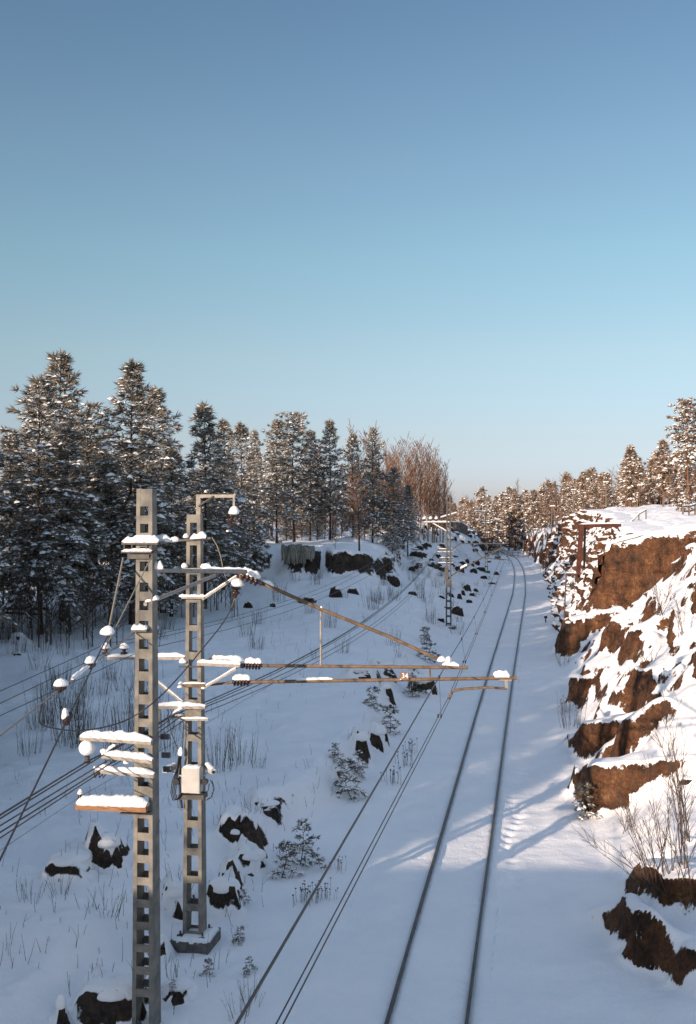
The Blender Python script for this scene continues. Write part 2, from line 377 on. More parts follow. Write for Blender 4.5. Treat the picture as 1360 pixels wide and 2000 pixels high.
class MB:
    def __init__(s): s.v = []; s.f = []; s.m = []; s.s = []; s.cut = []
    def add(s, vs, fs, mi=0, smooth=False):
        b = len(s.v); s.cut.append((b, len(s.f))); s.v.extend([tuple(p) for p in vs])
        for f in fs:
            s.f.append(tuple(b + i for i in f)); s.m.append(mi); s.s.append(smooth)
    def hexa(s, c, mi=0):
        s.add(c, [(0, 3, 2, 1), (4, 5, 6, 7), (0, 1, 5, 4), (1, 2, 6, 5), (2, 3, 7, 6), (3, 0, 4, 7)], mi)
    def beam(s, p, q, w, h, up=(0, 0, 1), mi=0, w2=None, h2=None):
        p = Vector(p); q = Vector(q); d = (q - p).normalized(); up = Vector(up)
        sd = d.cross(up)
        if sd.length < 1e-4: sd = d.cross(Vector((1, 0, 0)))
        sd.normalize(); up = sd.cross(d).normalized()
        w2 = w if w2 is None else w2; h2 = h if h2 is None else h2
        a, b2 = sd * w / 2, up * h / 2; c, e = sd * w2 / 2, up * h2 / 2
        s.hexa([p - a - b2, p + a - b2, p + a + b2, p - a + b2, q - c - e, q + c - e, q + c + e, q - c + e], mi)
    def box(s, c, u, v, lu, lv, lz, mi=0):
        c = Vector(c); a = Vector(u) * lu / 2; b = Vector(v) * lv / 2; z = Vector((0, 0, lz / 2))
        s.hexa([c - a - b - z, c + a - b - z, c + a + b - z, c - a + b - z, c - a - b + z, c + a - b + z, c + a + b + z, c - a + b + z], mi)
    def tube(s, pts, r, n=6, mi=0, smooth=True):
        pts = [Vector(p) for p in pts]; k = len(pts)
        rs = r if isinstance(r, (list, tuple)) else [r] * k
        vs = []; fs = []
        ref = Vector((0, 0, 1))
        d0 = (pts[-1] - pts[0]).normalized()
        if abs(d0.z) > .9: ref = Vector((1, 0, 0))
        for i, p in enumerate(pts):
            d = (pts[min(i + 1, k - 1)] - pts[max(i - 1, 0)])
            if d.length < 1e-9: d = d0
            d.normalize()
            a = d.cross(ref)
            if a.length < 1e-4: a = d.cross(Vector((0, 1, 0)))
            a.normalize(); b = a.cross(d)
            for j in range(n):
                t = 2 * PI * j / n
                vs.append(p + (a * math.cos(t) + b * math.sin(t)) * rs[i])
        for i in range(k - 1):
            for j in range(n):
                fs.append((i * n + j, i * n + (j + 1) % n, (i + 1) * n + (j + 1) % n, (i + 1) * n + j))
        s.add(vs, fs, mi, smooth); b0 = len(s.v)
        s.v.extend([tuple(vs[j]) for j in range(n)] + [tuple(vs[(k - 1) * n + j]) for j in range(n)])
        s.f += [tuple(b0 + j for j in range(n - 1, -1, -1)), tuple(b0 + n + j for j in range(n))]; s.m += [mi, mi]; s.s += [False, False]
    def lathe(s, p, q, prof, n=10, mi=0):
        p = Vector(p); q = Vector(q)
        s.tube([p + (q - p) * (a + i * 1e-5) for i, (a, r) in enumerate(prof)], [r for a, r in prof], n, mi)
    def blob(s, c, rx, ry, rz, seed=0, flat=.35, nz=.18, mi=0, n=12, m=7):
        rr = random.Random(seed); ph = [rr.uniform(0, 6.28) for _ in range(6)]
        c = Vector(c); vs = []; fs = []
        for i in range(m + 1):
            th = PI * i / m
            for j in range(n):
                p = 2 * PI * j / n
                k = 1 + nz * (math.sin(2 * p + ph[0]) * math.sin(th) * .6 + math.sin(3 * p + ph[1] + 2 * th) * .4 + math.sin(5 * p + ph[2] - th) * .25 * math.sin(th))
                z = math.cos(th); z = z if z > 0 else z * flat
                vs.append(c + Vector((rx * k * math.sin(th) * math.cos(p), ry * k * math.sin(th) * math.sin(p), rz * z * (1 + nz * math.sin(ph[3] + p) * .4))))
        for i in range(m):
            for j in range(n):
                fs.append((i * n + j, (i + 1) * n + j, (i + 1) * n + (j + 1) % n, i * n + (j + 1) % n))
        s.add(vs, fs, mi, True)
    def ridge(s, p, q, w, h, seed=0, mi=0, k=14, var=.28):
        """a ridge of snow lying along the top of a bar"""
        rr = random.Random(seed); p = Vector(p); q = Vector(q); d = (q - p).normalized()
        sd = d.cross(Vector((0, 0, 1))); sd.normalize()
        vs = []; fs = []; n = 7; hh = 1.0
        for i in range(k):
            f = i / (k - 1)
            hh = .6 * hh + .4 * (1 + rr.uniform(-1, 1) * var * 2)
            en = min(1, min(f, 1 - f) * k * .45 + .25)
            c = p + (q - p) * f
            ww = w * (.92 + rr.uniform(0, .16)) * (.6 + .4 * en)
            for j in range(n):
                t = -.25 + (PI + .5) * j / (n - 1)
                vs.append(c + sd * (math.cos(t) * ww / 2) + Vector((0, 0, math.sin(t) * h * hh * en if math.sin(t) > 0 else math.sin(t) * h * .5)))
        for i in range(k - 1):
            for j in range(n - 1):
                fs.append((i * n + j, i * n + j + 1, (i + 1) * n + j + 1, (i + 1) * n + j))
            fs.append((i * n + n - 1, i * n, (i + 1) * n, (i + 1) * n + n - 1))
        fs.append(tuple(range(n))); fs.append(tuple(range((k - 1) * n + n - 1, (k - 1) * n - 1, -1)))
        s.add(vs, fs, mi, True)
    def pieces(s, name, mats, parent=None):
        """every separate piece as an object of its own"""
        ends = s.cut[1:] + [(len(s.v), len(s.f))]; o = None
        for (v0, f0), (v1, f1) in zip(s.cut, ends):
            k = MB(); k.v = s.v[v0:v1]; k.f = [tuple(i - v0 for i in f) for f in s.f[f0:f1]]; k.m = s.m[f0:f1]; k.s = s.s[f0:f1]
            o = k.build(name, mats, parent)
        return o
    def build(s, name, mats, parent=None):
        me = bpy.data.meshes.new(name)
        vs = s.v
        if parent is not None:
            ox, oy, oz = ORG[parent.name]
            vs = [(x - ox, y - oy, z - oz) for x, y, z in vs]
        me.from_pydata(vs, [], s.f)
        if not isinstance(mats, (list, tuple)): mats = [mats]
        for m in mats: me.materials.append(m)
        me.polygons.foreach_set('material_index', s.m)
        me.polygons.foreach_set('use_smooth', s.s)
        me.update()
        return link_mesh(name, me, parent)

def mesh_np(name, V, Fs, mats, mi=None, smooth=True):
    """mesh from numpy: V (n,3); Fs = list of int arrays (m,3) or (m,4); mi one index per array"""
    me = bpy.data.meshes.new(name)
    nl = sum(f.size for f in Fs); npoly = sum(len(f) for f in Fs)
    me.vertices.add(len(V)); me.vertices.foreach_set('co', np.asarray(V, np.float32).ravel())
    me.loops.add(nl); me.loops.foreach_set('vertex_index', np.concatenate([f.ravel() for f in Fs]).astype(np.int32))
    me.polygons.add(npoly)
    tot = np.concatenate([np.full(len(f), f.shape[1]) for f in Fs])
    st = np.concatenate([[0], np.cumsum(tot)[:-1]])
    me.polygons.foreach_set('loop_start', st.astype(np.int32))
    for m in mats: me.materials.append(m)
    if mi is not None:
        me.polygons.foreach_set('material_index', np.concatenate([np.full(len(f), k) for f, k in zip(Fs, mi)]).astype(np.int32))
    me.polygons.foreach_set('use_smooth', np.full(npoly, smooth))
    me.update(calc_edges=True); me.validate()
    return me

# ------------------------------------------------------------------ ground and cliff
def build_terrain():
    rows = list(np.arange(-90, 12, 3.0)); y = 12.0
    while y < 330:
        rows.append(y); y += max(.055, .0030 * y)
    while y < 900:
        rows.append(y); y += 4 + .02 * (y - 330)
    rows = np.array(rows)
    def cat(*a): return np.unique(np.round(np.concatenate(a), 4))
    left = cat(-np.geomspace(45, 420, 45), -np.arange(12, 22, .2), -np.arange(22, 45, .4), -np.arange(4, 12, .13), np.arange(-4, 0, .2),
               np.arange(-1.1, -.5, .045), np.arange(0, 1.4, .2), np.arange(.5, 1.1, .045), np.arange(1.15, 2.0, .06), np.arange(1.4, 3.61, .2))
    left = left[left < 3.59]; left = np.append(left, 3.6)
    right = cat(np.arange(3.6, 15, .095), np.arange(15, 30, .3), np.geomspace(30, 420, 50))
    for name, ts, mat in (('snow_ground', left, M['ground']), ('cliff', right, M['cliff'])):
        Y, T = np.meshgrid(rows, ts, indexing='ij')
        X = xc(Y) + T
        Z = H(X, Y)
        if name == 'cliff':      # settled snow rounds the edges
            Z0 = Z.copy(); far = sst((Y - 71) / 4)
            for _ in range(2):
                Zs = Z.copy(); Zs[1:-1] = (Z[:-2] + 2 * Z[1:-1] + Z[2:]) / 4
                Z = Zs.copy(); Z[:, 1:-1] = (Zs[:, :-2] + 2 * Zs[:, 1:-1] + Zs[:, 2:]) / 4
            Z = Z * (1 - far) + Z0 * far
        if name == 'cliff':      # break the faces up sideways so they are not one straight curtain
            gx = np.gradient(Z, axis=1) / np.maximum(np.gradient(T, axis=1), .02); gy = np.gradient(Z, axis=0) / np.gradient(Y, axis=0)
            st = np.clip((np.hypot(gx, gy) - 1.2) / 2, 0, 1) * sst((T - 3.7) / .4)
            amp = np.where(Y < 71, .22, .10) + .0007 * Y
            dx = fbm(Y / .9 + Z * .5, Z / .55, 101, 3) * amp * st
            dy = fbm(T / .9, Z / .6 + Y * .1, 102, 3) * amp * st
            X = X + dx; Y = Y + dy
        nr, nc = X.shape
        V = np.stack([X, Y, Z], -1).reshape(-1, 3)
        i = np.arange(nr - 1)[:, None] * nc + np.arange(nc - 1)[None, :]
        Fq = np.stack([i, i + 1, i + 1 + nc, i + nc], -1).reshape(-1, 4)
        me = mesh_np(name, V, [Fq], [mat])
        o = link_mesh(name, me); o['kind'] = 'structure'
build_terrain()

def build_ledges():
    rows = [71.6]
    while rows[-1] < 172: rows.append(rows[-1] + .0026 * rows[-1])
    us = np.arange(-.35, 8.9, .065)
    Y, Uu = np.meshgrid(np.array(rows), us, indexing='ij')
    tf = 4.25 + .45 * fbm(Y / 4., Y * 0 + 9.1, 51, 3)
    Z = right_profile(Uu, Y) - np.where(Uu < 0, .5, 0)
    q = Z + .7 * fbm(Y / 7., Z * 0 + 2, 121, 3) + .12 * fbm(Y / 1.2, Z / 3., 122, 2)
    lay = q / .78 + .75 * fbm(q / 1.3, Y / 22., 123, 2)
    f = lay - np.floor(lay); k = np.floor(lay)
    plain = sst((fbm(Y / 5.5, Z / 3.2, 131, 3) + .30) / .35)
    reach = plain * (.05 + 1.05 * hsh(k, np.floor(Y / 3.2 + .6 * hsh(k, k * 0, 5) + .5 * fbm(Y / 1.5, Z / 1.5, 132, 2)), 124))     # how far each bed stands out, bed by bed
    top = sst((8.3 - Uu) / 2.) * sst((Uu + .3) / .5)
    off = (.78 * reach * (f - .95 * sst((f - .86) / .14)) + .9 * fbm(Y / 5., Z / 3.5, 125, 3) + .28 * fbm(Y / .9, Z / .8, 126, 3)) * top
    col = sst((fbm(Y / 6., Z * 0 + 5, 127, 2) + .1) / .5)
    off = off + top * col * .5 * (hsh(np.floor(Y / 1.15 + .25 * fbm(Z / 1.2, Y / 4., 128, 2)), Y * 0, 129) - .3)
    X = xc(Y) + tf + Uu - off
    Z = Z + .04 * fbm(X / .7, Y / .7, 130, 2) * top - .25 * sst((Uu - 8.3) / .6)
    nr, nc = X.shape
    i = np.arange(nr - 1)[:, None] * nc + np.arange(nc - 1)[None, :]
    me = mesh_np('bedded_cliff', np.stack([X, Y, Z], -1).reshape(-1, 3), [np.stack([i, i + 1, i + 1 + nc, i + nc], -1).reshape(-1, 4)], [M['cliff']])
    link_mesh('bedded_cliff', me)['kind'] = 'structure'
build_ledges()

# ------------------------------------------------------------------ track
def build_track():
    t = empty('railway_track', (0, 20, 0), 'single railway track, two dark rails in smooth snow, curving left into the cutting', 'railway track')
    ys = np.concatenate([np.arange(-60, 60, 1.0), np.arange(60, 420, 2.0)])
    for off in (-.8, .8):
        mb = MB()
        xs = xc(ys)
        # section of the rail: web, then the head
        for (w, z0, z1) in ((.05, -.34, -.035), (.068, -.033, .012)):
            vs = []; fs = []
            for x, y in zip(xs, ys):
                x = x + off * 1.0
                vs += [(x - w / 2, y, z0), (x + w / 2, y, z0), (x + w / 2, y, z1), (x - w / 2, y, z1)]
            for i in range(len(ys) - 1):
                for j in range(4):
                    fs.append((4 * i + j, 4 * i + (j + 1) % 4, 4 * i + 4 + (j + 1) % 4, 4 * i + 4 + j))
            mb.add(vs, fs)
        mb.build('rail', M['rail'], t)
# smooth the centreline once so that rails and ground share one curve
_yy = np.arange(-90, 520, 1.0); _xx = np.interp(_yy, XC_Y, XC_X)
for _ in range(3):
    _p = np.pad(_xx, 6, mode='reflect', reflect_type='odd'); _xx = np.convolve(_p, np.ones(13) / 13, 'valid')
build_track()

# ------------------------------------------------------------------ masts
TH = math.atan(.1878)
U = Vector((math.cos(TH), -math.sin(TH), 0)); VV = Vector((math.sin(TH), math.cos(TH), 0)); ZZ = Vector((0, 0, 1))
class Plane:
    """upright plane across the track through a mast; turns a photo pixel into the point of that plane"""
    def __init__(s, m): s.m = Vector(m)
    def __call__(s, px, py, off=0):
        d = Vector(((px - 680) / F, 1, -(py - 1000) / F))
        k = (s.m.xy.dot(VV.xy) + off) / d.xy.dot(VV.xy)
        return Vector((0, 0, CAMZ)) + d * k

def ladder(thing, base, ztop, wb, wt, db, dt, leg, levels, bat, mats):
    """two tapering legs tied together front and back by batten plates"""
    base = Vector(base); zb = base.z
    def wd(z):
        f = (z - zb) / (ztop - zb); return wb + (wt - wb) * f, db + (dt - db) * f
    for sgn in (-1, 1):
        mb = MB(); c = []
        for z in (zb, ztop):
            w, d = wd(z)
            for a, b in ((-1, -1), (1, -1), (1, 1), (-1, 1)):
                x = sgn * (w / 2 - leg / 2) + a * leg / 2
                c.append(base + U * x + VV * (b * d / 2) + ZZ * (z - zb))
        mb.hexa(c); mb.build('leg', mats, thing)
    mb = MB()
    for (z0, z1) in levels:
        for b in (-1, 1):
            c = []
            for z in (z0, z1):
                w, d = wd(z); w = w - 2 * leg - .001
                yo = b * (d / 2 - .012)
                for a, e in ((-1, -1), (1, -1), (1, 1), (-1, 1)):
                    c.append(base + U * (a * w / 2) + VV * (yo + e * .008) + ZZ * (z - zb))
            mb.hexa(c)
    mb.pieces('batten_plate', mats, thing)
    return wd

def insulator(parent, p, q, r=.085, sheds=5, mat='porcelain', snow=True, seed=0, name='insulator'):
    mb = MB(); p = Vector(p); q = Vector(q); prof = [(0, r * .35), (.08, r * .35)]
    for i in range(sheds):
        a = .12 + .76 * i / sheds; w = .76 / sheds
        prof += [(a, r * .45), (a + w * .15, r), (a + w * .45, r * .95), (a + w * .6, r * .45)]
    prof += [(.9, r * .4), (1, r * .35)]
    mb.lathe(p, q, prof, 10)
    o = mb.build(name, M[mat], parent)
    if snow:
        s = MB(); up = Vector((0, 0, 1)); d = q - p
        if abs(d.normalized().z) < .8:
            for i in range(sheds):
                f = .14 + .76 * (i + .3) / sheds
                s.blob(p + d * f + up * r * .75, r * .62, r * .95, r * .85, seed + i, .5)
            s.ridge(p + d * .12 + up * r * 1.05, p + d * .9 + up * r * 1.05, r * 1.5, r * .75, seed)
        else:
            top = p if p.z > q.z else q
            s.blob(top - up * abs(d.z) * .3, r * 1.25, r * 1.25, abs(d.z) * .42, seed, .25, .12)
        s.build('snow_cap', M['snow'], o)
    return o

def arm(parent, p, q, w, h, mat, snow=.05, seed=0, name='crossarm', sw=None, f0=0, f1=1):
    mb = MB(); mb.beam(p, q, w, h); o = mb.build(name, M[mat], parent)
    if snow:
        p = Vector(p); q = Vector(q); s = MB(); z = Vector((0, 0, h / 2 + .002))
        s.ridge(p + (q - p) * f0 + z, p + (q - p) * f1 + z, sw or w * 1.25, snow, seed, k=18)
        s.build('snow_cap', M['snow'], o)
    return o

def rod(parent, pts, r, mat, name='strut', n=8):
    mb = MB(); mb.tube(pts, r, n); return mb.build(name, M[mat], parent)

def lump(parent, c, rx, ry, rz, seed, name='snow_cap'):
    mb = MB(); mb.blob(c, rx, ry, rz, seed); return mb.build(name, M['snow'], parent)

# ---- front mast
M1 = Vector((-3.97, 19.62, -.08))
P1 = Plane(M1)
m1 = empty('overhead_line_mast', M1, 'tall front ladder mast of weathered steel, nearest the camera, with snowy arms to its left', 'mast', 'ladder masts of the overhead line')
zt1 = P1(270, 955).z
lev = []
z = M1.z + .32
top = zt1
zs_px = [955, 990, 1014, 1022, 1041, 1048, 1062, 1097, 1098, 1116, 1134, 1138, 1155]
def zpx1(y): return CAMZ - (y - 1000) * 19.45 / F
holes = [(989, 1007), (1023, 1041), (1068, 1072), (1097, 1116), (1138, 1156), (1174, 1192), (1213, 1226), (1249, 1268), (1287, 1312),
         (1330, 1357), (1376, 1404), (1420, 1436), (1461, 1480), (1511, 1536)]
y = 1555
while y < 1960:
    holes.append((y, y + 28)); y += 43.4
prev = 955
for (a, b) in holes:
    lev.append((zpx1(a), zpx1(prev))); prev = b
wd1 = ladder(m1, M1, zt1,   .435, .325, .44, .23, .080, lev, 0, M['steel'])
mb = MB(); w0, d0 = wd1(M1.z)
mb.box(M1 + ZZ * .02, U, VV, .62, .66, .05)
for a in (-1, 1):
    for b in (-1, 1): mb.tube([M1 + U * a * .26 + VV * b * .27 + ZZ * .045, M1 + U * a * .26 + VV * b * .27 + ZZ * .13], .025, 6)
mb.beam(M1 + U * .12 - VV * .19 + ZZ * .1, M1 - U * .12 - VV * .19 + ZZ * .36, .02, .05)
mb.build('base_plate', M['darksteel'], m1)
mb = MB()
for i in range(7): mb.blob(M1 + U * random.uniform(-.28, .28) + VV * random.uniform(-.3, -.2) + ZZ * .04, .1, .1, .07, i)
mb.pieces('snow_cap', M['snow'], m1)
# clamp head near the top, with snow
fr = -.17
for (ya, xa, xb, hh, sn) in ((1061, 240, 311, .05, .12), (1078, 239, 298, .035, .05)):
    p, q = P1(xa, ya, fr), P1(xb, ya, fr)
    mb = MB()
    mb.beam(p, q, .12, hh); mb.beam(p + VV * .36, q + VV * .36, .12, hh)
    for e in (p, q): mb.beam(e, e + VV * .36, .05, hh)
    cl = mb.build('clamp', M['darksteel'], m1)
    s = MB(); s.ridge(p + VV * .02 + ZZ * (hh / 2), q + VV * .02 + ZZ * (hh / 2), .2, sn, 3, k=16)
    s.ridge(p + VV * .36 + ZZ * (hh / 2), q + VV * .36 + ZZ * (hh / 2) + U * .12, .2, sn, 4, k=16)
    s.pieces('snow_cap', M['snow'], cl)
mb = MB()
for xa in (243, 258, 286, 296):
    mb.beam(P1(xa, 1064, fr), P1(xa, 1078, fr), .025, .025)
mb.beam(P1(250, 1087, fr), P1(292, 1087, fr), .04, .09)
mb.pieces('clamp_bolt', M['darksteel'], m1)
# struts leaning across to the second mast
P2c = Vector((-3.60, 23.4, 0))
P2 = Plane(P2c)
upper0, upper1 = P1(300, 1114, .05), P2(481, 1117, -.3)
rod(m1, [upper0, upper1], .045, 'grey', 'strut', 10)
rod(m1, [P1(284, 1180, -.1), P2(420, 1124, -.35)], .04, 'grey', 'strut', 10)
s = MB(); s.ridge(P1(299, 1110, .05), P1(319, 1110, .05), .13, .13, 5, k=8); s.ridge(P1(284, 1176, -.1), P1(312, 1169, -.05), .12, .09, 6, k=9)
s.ridge(upper0 + (upper1 - upper0) * .5 + ZZ * .045, upper1 + ZZ * .045, .07, .025, 7)
s.pieces('snow_cap', M['snow'], m1)
# clamp at the middle
c1 = arm(m1, P1(259, 1231, -.2), P1(289, 1231, -.2), .14, .05, 'darksteel', .09, 11, 'clamp', .2)
lump(m1, P1(300, 1227, .25), .1, .1, .1, 4)
# three short arms to the left, and the timber
for (xa, ya, xb, yb, sn, sd) in ((158, 1441, 297, 1450, .13, 21), (200, 1476, 299, 1487, .085, 22), (188, 1505, 302, 1515, .085, 23)):
    a = arm(m1, P1(xa, ya, -.27), P1(xb, yb, -.27), .1, .075, 'grey', sn, sd, 'crossarm', .15)
    mb = MB(); e = P1(xb, yb, -.27)
    mb.box(e + VV * .52 + U * .07, U, VV, .17, .07, .1); mb.build('end_bracket', M['darksteel'], a)
ball = P1(171, 1462, -.27)
mb = MB(); mb.blob(ball, .165, .165, .17, 9, .8, .06, n=16, m=10)
hb = mb.build('hanging_insulator', M['snow'], m1)
mb = MB(); mb.tube([ball - ZZ * .15, ball - ZZ * .25], .05, 8); mb.tube([ball - ZZ * .25, ball - ZZ * .29], .07, 8)
mb.tube([ball + ZZ * .15, ball + ZZ * .24], .012, 6); mb.tube([ball + ZZ * .15 + U * .03, ball + ZZ * .22 + U * .06, ball + ZZ * .26 + U * .02], .01, 6)
mb.build('hanger', M['darksteel'], hb)
mb = MB()
for xa in (205, 213, 222, 231): mb.tube([P1(xa, 1445, -.27), P1(xa + 3, 1452, -.27), P1(xa, 1466, -.27)], .009, 5)
for xa in (205, 214, 221): mb.tube([P1(xa, 1480, -.27), P1(xa + 2, 1490, -.3), P1(xa + 7, 1484, -.3)], .012, 5)
for xa in (183, 192, 199): mb.tube([P1(xa, 1508, -.27), P1(xa + 3, 1519, -.3), P1(xa + 9, 1510, -.3)], .014, 5)
mb.blob(P1(191, 1511, -.33), .06, .05, .05, 2)
mb.pieces('wire_clamp', M['wire'], m1)
s = MB(); s.blob(P1(204, 1468, -.3), .08, .08, .06, 3); s.ridge(P1(208, 1468, -.3), P1(226, 1456, -.3), .1, .06, 2, k=8); s.blob(P1(188, 1500, -.3), .06, .06, .05, 5)
s.blob(P1(249, 1489, .3), .085, .085, .09, 6)
s.pieces('snow_cap', M['snow'], m1)
tp, tq = P1(152, 1573, -.3), P1(289, 1578, -.3)
mb = MB(); mb.beam(tp, tq, .2, .12); tim = mb.build('timber_beam', M['wood'], m1)
s = MB(); s.ridge(tp + ZZ * .06, tq + ZZ * .06, .26, .17, 31, k=26, var=.18); s.pieces('snow_cap', M['snow'], tim)
mb = MB(); pin = P1(157, 1561, -.3); mb.tube([pin - ZZ * .1, pin + ZZ * .06], .02, 6); mb.tube([pin + ZZ * .02, pin + ZZ * .1], [.05, .035], 8)
pi = mb.build('pin_insulator', M['porcelain'], tim); lump(pi, pin + ZZ * .12, .05, .05, .08, 2)
mb = MB(); mb.beam(P1(240, 1585, -.25), P1(292, 1587, -.25), .3, .02); mb.build('bracket', M['darksteel'], tim)

# ---- second mast, carrying the cantilever over the track
M2 = Vector((P2c.x, P2c.y, .30))
m2 = empty('overhead_line_mast', M2, 'second ladder mast on a concrete block, with the pale cabinet and the cantilever', 'mast', 'ladder masts of the overhead line')
zt2 = P2(382, 1005).z
def zpx2(y): return CAMZ - (y - 1000) * 23.3 / F
lev = []; prev = 1005
y = 1021
op = [(1021, 1050), (1065, 1109), (1122, 1164), (1177, 1221), (1232, 1273), (1288, 1330), (1342, 1366), (1400, 1434), (1447, 1493), (1505, 1548)]
y = 1561
while y < 1800: op.append((y, y + 40)); y += 54
for (a, b) in op:
    lev.append((zpx2(a), zpx2(prev))); prev = b
lev.append((M2.z, M2.z + .12))
wd2 = ladder(m2, M2, zt2,   .47, .335, .36, .19, .085, lev, 0, M['steel'])
mb = MB(); mb.box(M2 - ZZ * .32 + U * .02, U, VV, .92, .95, .60); fo = mb.build('foundation_block', M['concrete'], m2)
s = MB()
vs = []
s.ridge(M2 - ZZ * .03 - U * .45, M2 - ZZ * .03 + U * .49, .98, .09, 3, k=16, var=.1)
s.pieces('snow_cap', M['snow'], fo)
mb = MB()
for a in (-1, 1):
    for b in (-1, 1):
        c = M2 + U * a * .27 + VV * b * .24
        mb.box(c + ZZ * .02, U, VV, .14, .14, .05); mb.tube([c + ZZ * .03, c + ZZ * .13], .025, 6)
mb.pieces('base_bolt', M['darksteel'], m2)
# gallows frame on top
mb = MB()
mb.beam(P2(388, 1012), P2(388, 966), .10, .10); mb.beam(P2(384, 969), P2(460, 969), .08, .075); mb.beam(P2(457, 969), P2(457, 992), .035, .05)
fr2 = mb.build('gallows_frame', M['grey'], m2)
rod(fr2, [P2(388, 989, -.07), P2(417, 969, -.07)], .022, 'darksteel')
insulator(fr2, P2(457, 992), P2(450, 1026), .1, 3, seed=40)
rod(fr2, [P2(449, 1026), P2(445, 1038)], .012, 'wire', 'hook')
lump(fr2, P2(402, 961), .03, .03, .05, 1); lump(fr2, P2(445, 1038), .04, .04, .04, 2)
# clamp bar with snow lumps
cb = arm(m2, P2(330, 1057, -.12), P2(412, 1051, -.12), .05, .05, 'darksteel', 0, 0, 'clamp_bar')
s = MB(); s.blob(P2(341, 1056, -.12), .115, .11, .1, 1); s.blob(P2(364, 1049, -.12), .075, .1, .09, 2); s.ridge(P2(373, 1052, -.12), P2(404, 1050, -.12), .2, .13, 3, k=10)
s.pieces('snow_cap', M['snow'], cb)
# upper bracket
ub = arm(m2, P2(358, 1112, -.16), P2(482, 1116, -.16), .09, .07, 'grey', .05, 12, 'bracket_arm', .12, .3)
arm(ub, P2(388, 1112, .18), P2(474, 1116, .18), .07, .06, 'grey', .05, 13, 'bracket_arm')
s = MB(); s.blob(P2(361, 1107, -.16), .09, .09, .09, 5); s.ridge(P2(392, 1108, -.14), P2(412, 1107, -.1), .14, .1, 6, k=8); s.pieces('snow_cap', M['snow'], ub)
db = arm(m2, P2(356, 1167, -.16), P2(401, 1167, -.16), .12, .05, 'grey', .05, 14, 'clamp_bar')
lump(db, P2(357, 1165, -.16), .08, .08, .06, 7)
da = arm(m2, P2(396, 1171, -.16), P2(463, 1126, -.16), .07, .05, 'grey', .03, 15, 'diagonal_brace')
insulator(m2, P2(470, 1121, -.1), P2(513, 1140, -.1), .125, 4, seed=50)
rod(m2, [P2(470, 1112, -.1), P2(470, 1130, -.1)], .04, 'rusty', 'hinge')
insulator(m2, P2(464, 1132, -.1), P2(459, 1168, -.1), .125, 3, seed=55)
rod(m2, [P2(459, 1168, -.1), P2(454, 1185, -.1)], .018, 'rusty', 'hook')
# the long inclined tube, the drop rod, the two long horizontal tubes
it = rod(m2, [P2(508, 1137), P2(632, 1192), P2(760, 1243), P2(862, 1290)], [.045, .042, .04, .038], 'rusty', 'cantilever_tube', 12)
s = MB(); s.ridge(P2(512, 1134), P2(536, 1145), .11, .07, 8, k=8); s.blob(P2(628, 1188), .03, .03, .05, 3)
s.blob(P2(862, 1290), .09, .09, .1, 4); s.blob(P2(876, 1291), .08, .1, .11, 6); s.ridge(P2(864, 1298), P2(897, 1300), .13, .07, 5, k=8); s.pieces('snow_cap', M['snow'], it)
rod(m2, [P2(627, 1194), P2(627, 1301)], .026, 'grey', 'drop_rod')
mt = rod(m2, [P2(514, 1300), P2(914, 1304)], .038, 'rusty', 'cantilever_tube', 12)
insulator(m2, P2(476, 1299), P2(516, 1300), .1, 5, seed=60)
lt = rod(m2, [P2(490, 1332), P2(1010, 1324)], .04, 'rusty', 'cantilever_tube', 12)
insulator(m2, P2(452, 1332), P2(494, 1332), .1, 5, seed=65)
s = MB(); s.ridge(P2(580, 1328), P2(650, 1326), .095, .05, 9, var=.1); s.ridge(P2(966, 1321), P2(995, 1321), .13, .12, 10, k=9); s.blob(P2(970, 1318), .07, .08, .08, 3)
s.pieces('snow_cap', M['snow'], lt)
rod(m2, [P2(840, 1302), P2(840, 1326)], .02, 'rusty', 'drop_rod')
# lower brackets
b1 = arm(m2, P2(386, 1296, -.14), P2(470, 1300, -.14), .1, .075, 'grey', .08, 16, 'bracket_arm', .14)
arm(b1, P2(409, 1287, .25), P2(468, 1290, .25), .07, .05, 'grey', .07, 17, 'bracket_arm', .12)
lump(b1, P2(358, 1293, -.14), .09, .09, .09, 8); lump(b1, P2(464, 1290, 0), .16, .16, .12, 9)
rod(b1, [P2(350, 1302, -.14), P2(392, 1302, -.14)], .018, 'darksteel', 'bolt')
mb = MB(); mb.box(P2(472, 1300), U, VV, .14, .1, .1); mb.build('hinge', M['darksteel'], b1)
b2 = arm(m2, P2(357, 1338, -.14), P2(402, 1338, -.14), .1, .08, 'rusty', .03, 18, 'clamp_bar', .12)
arm(b2, P2(402, 1338, .1), P2(455, 1333, .1), .07, .05, 'rusty', 0, 18, 'bracket_arm')
arm(m2, P2(396, 1345, -.14), P2(462, 1306, -.14), .07, .05, 'grey', .035, 19, 'diagonal_brace')
for k, (xa, ya) in enumerate(((353, 1335), (352, 1342), (398, 1344))): lump(b2, P2(xa, ya, -.15), .06, .06, .05, k)
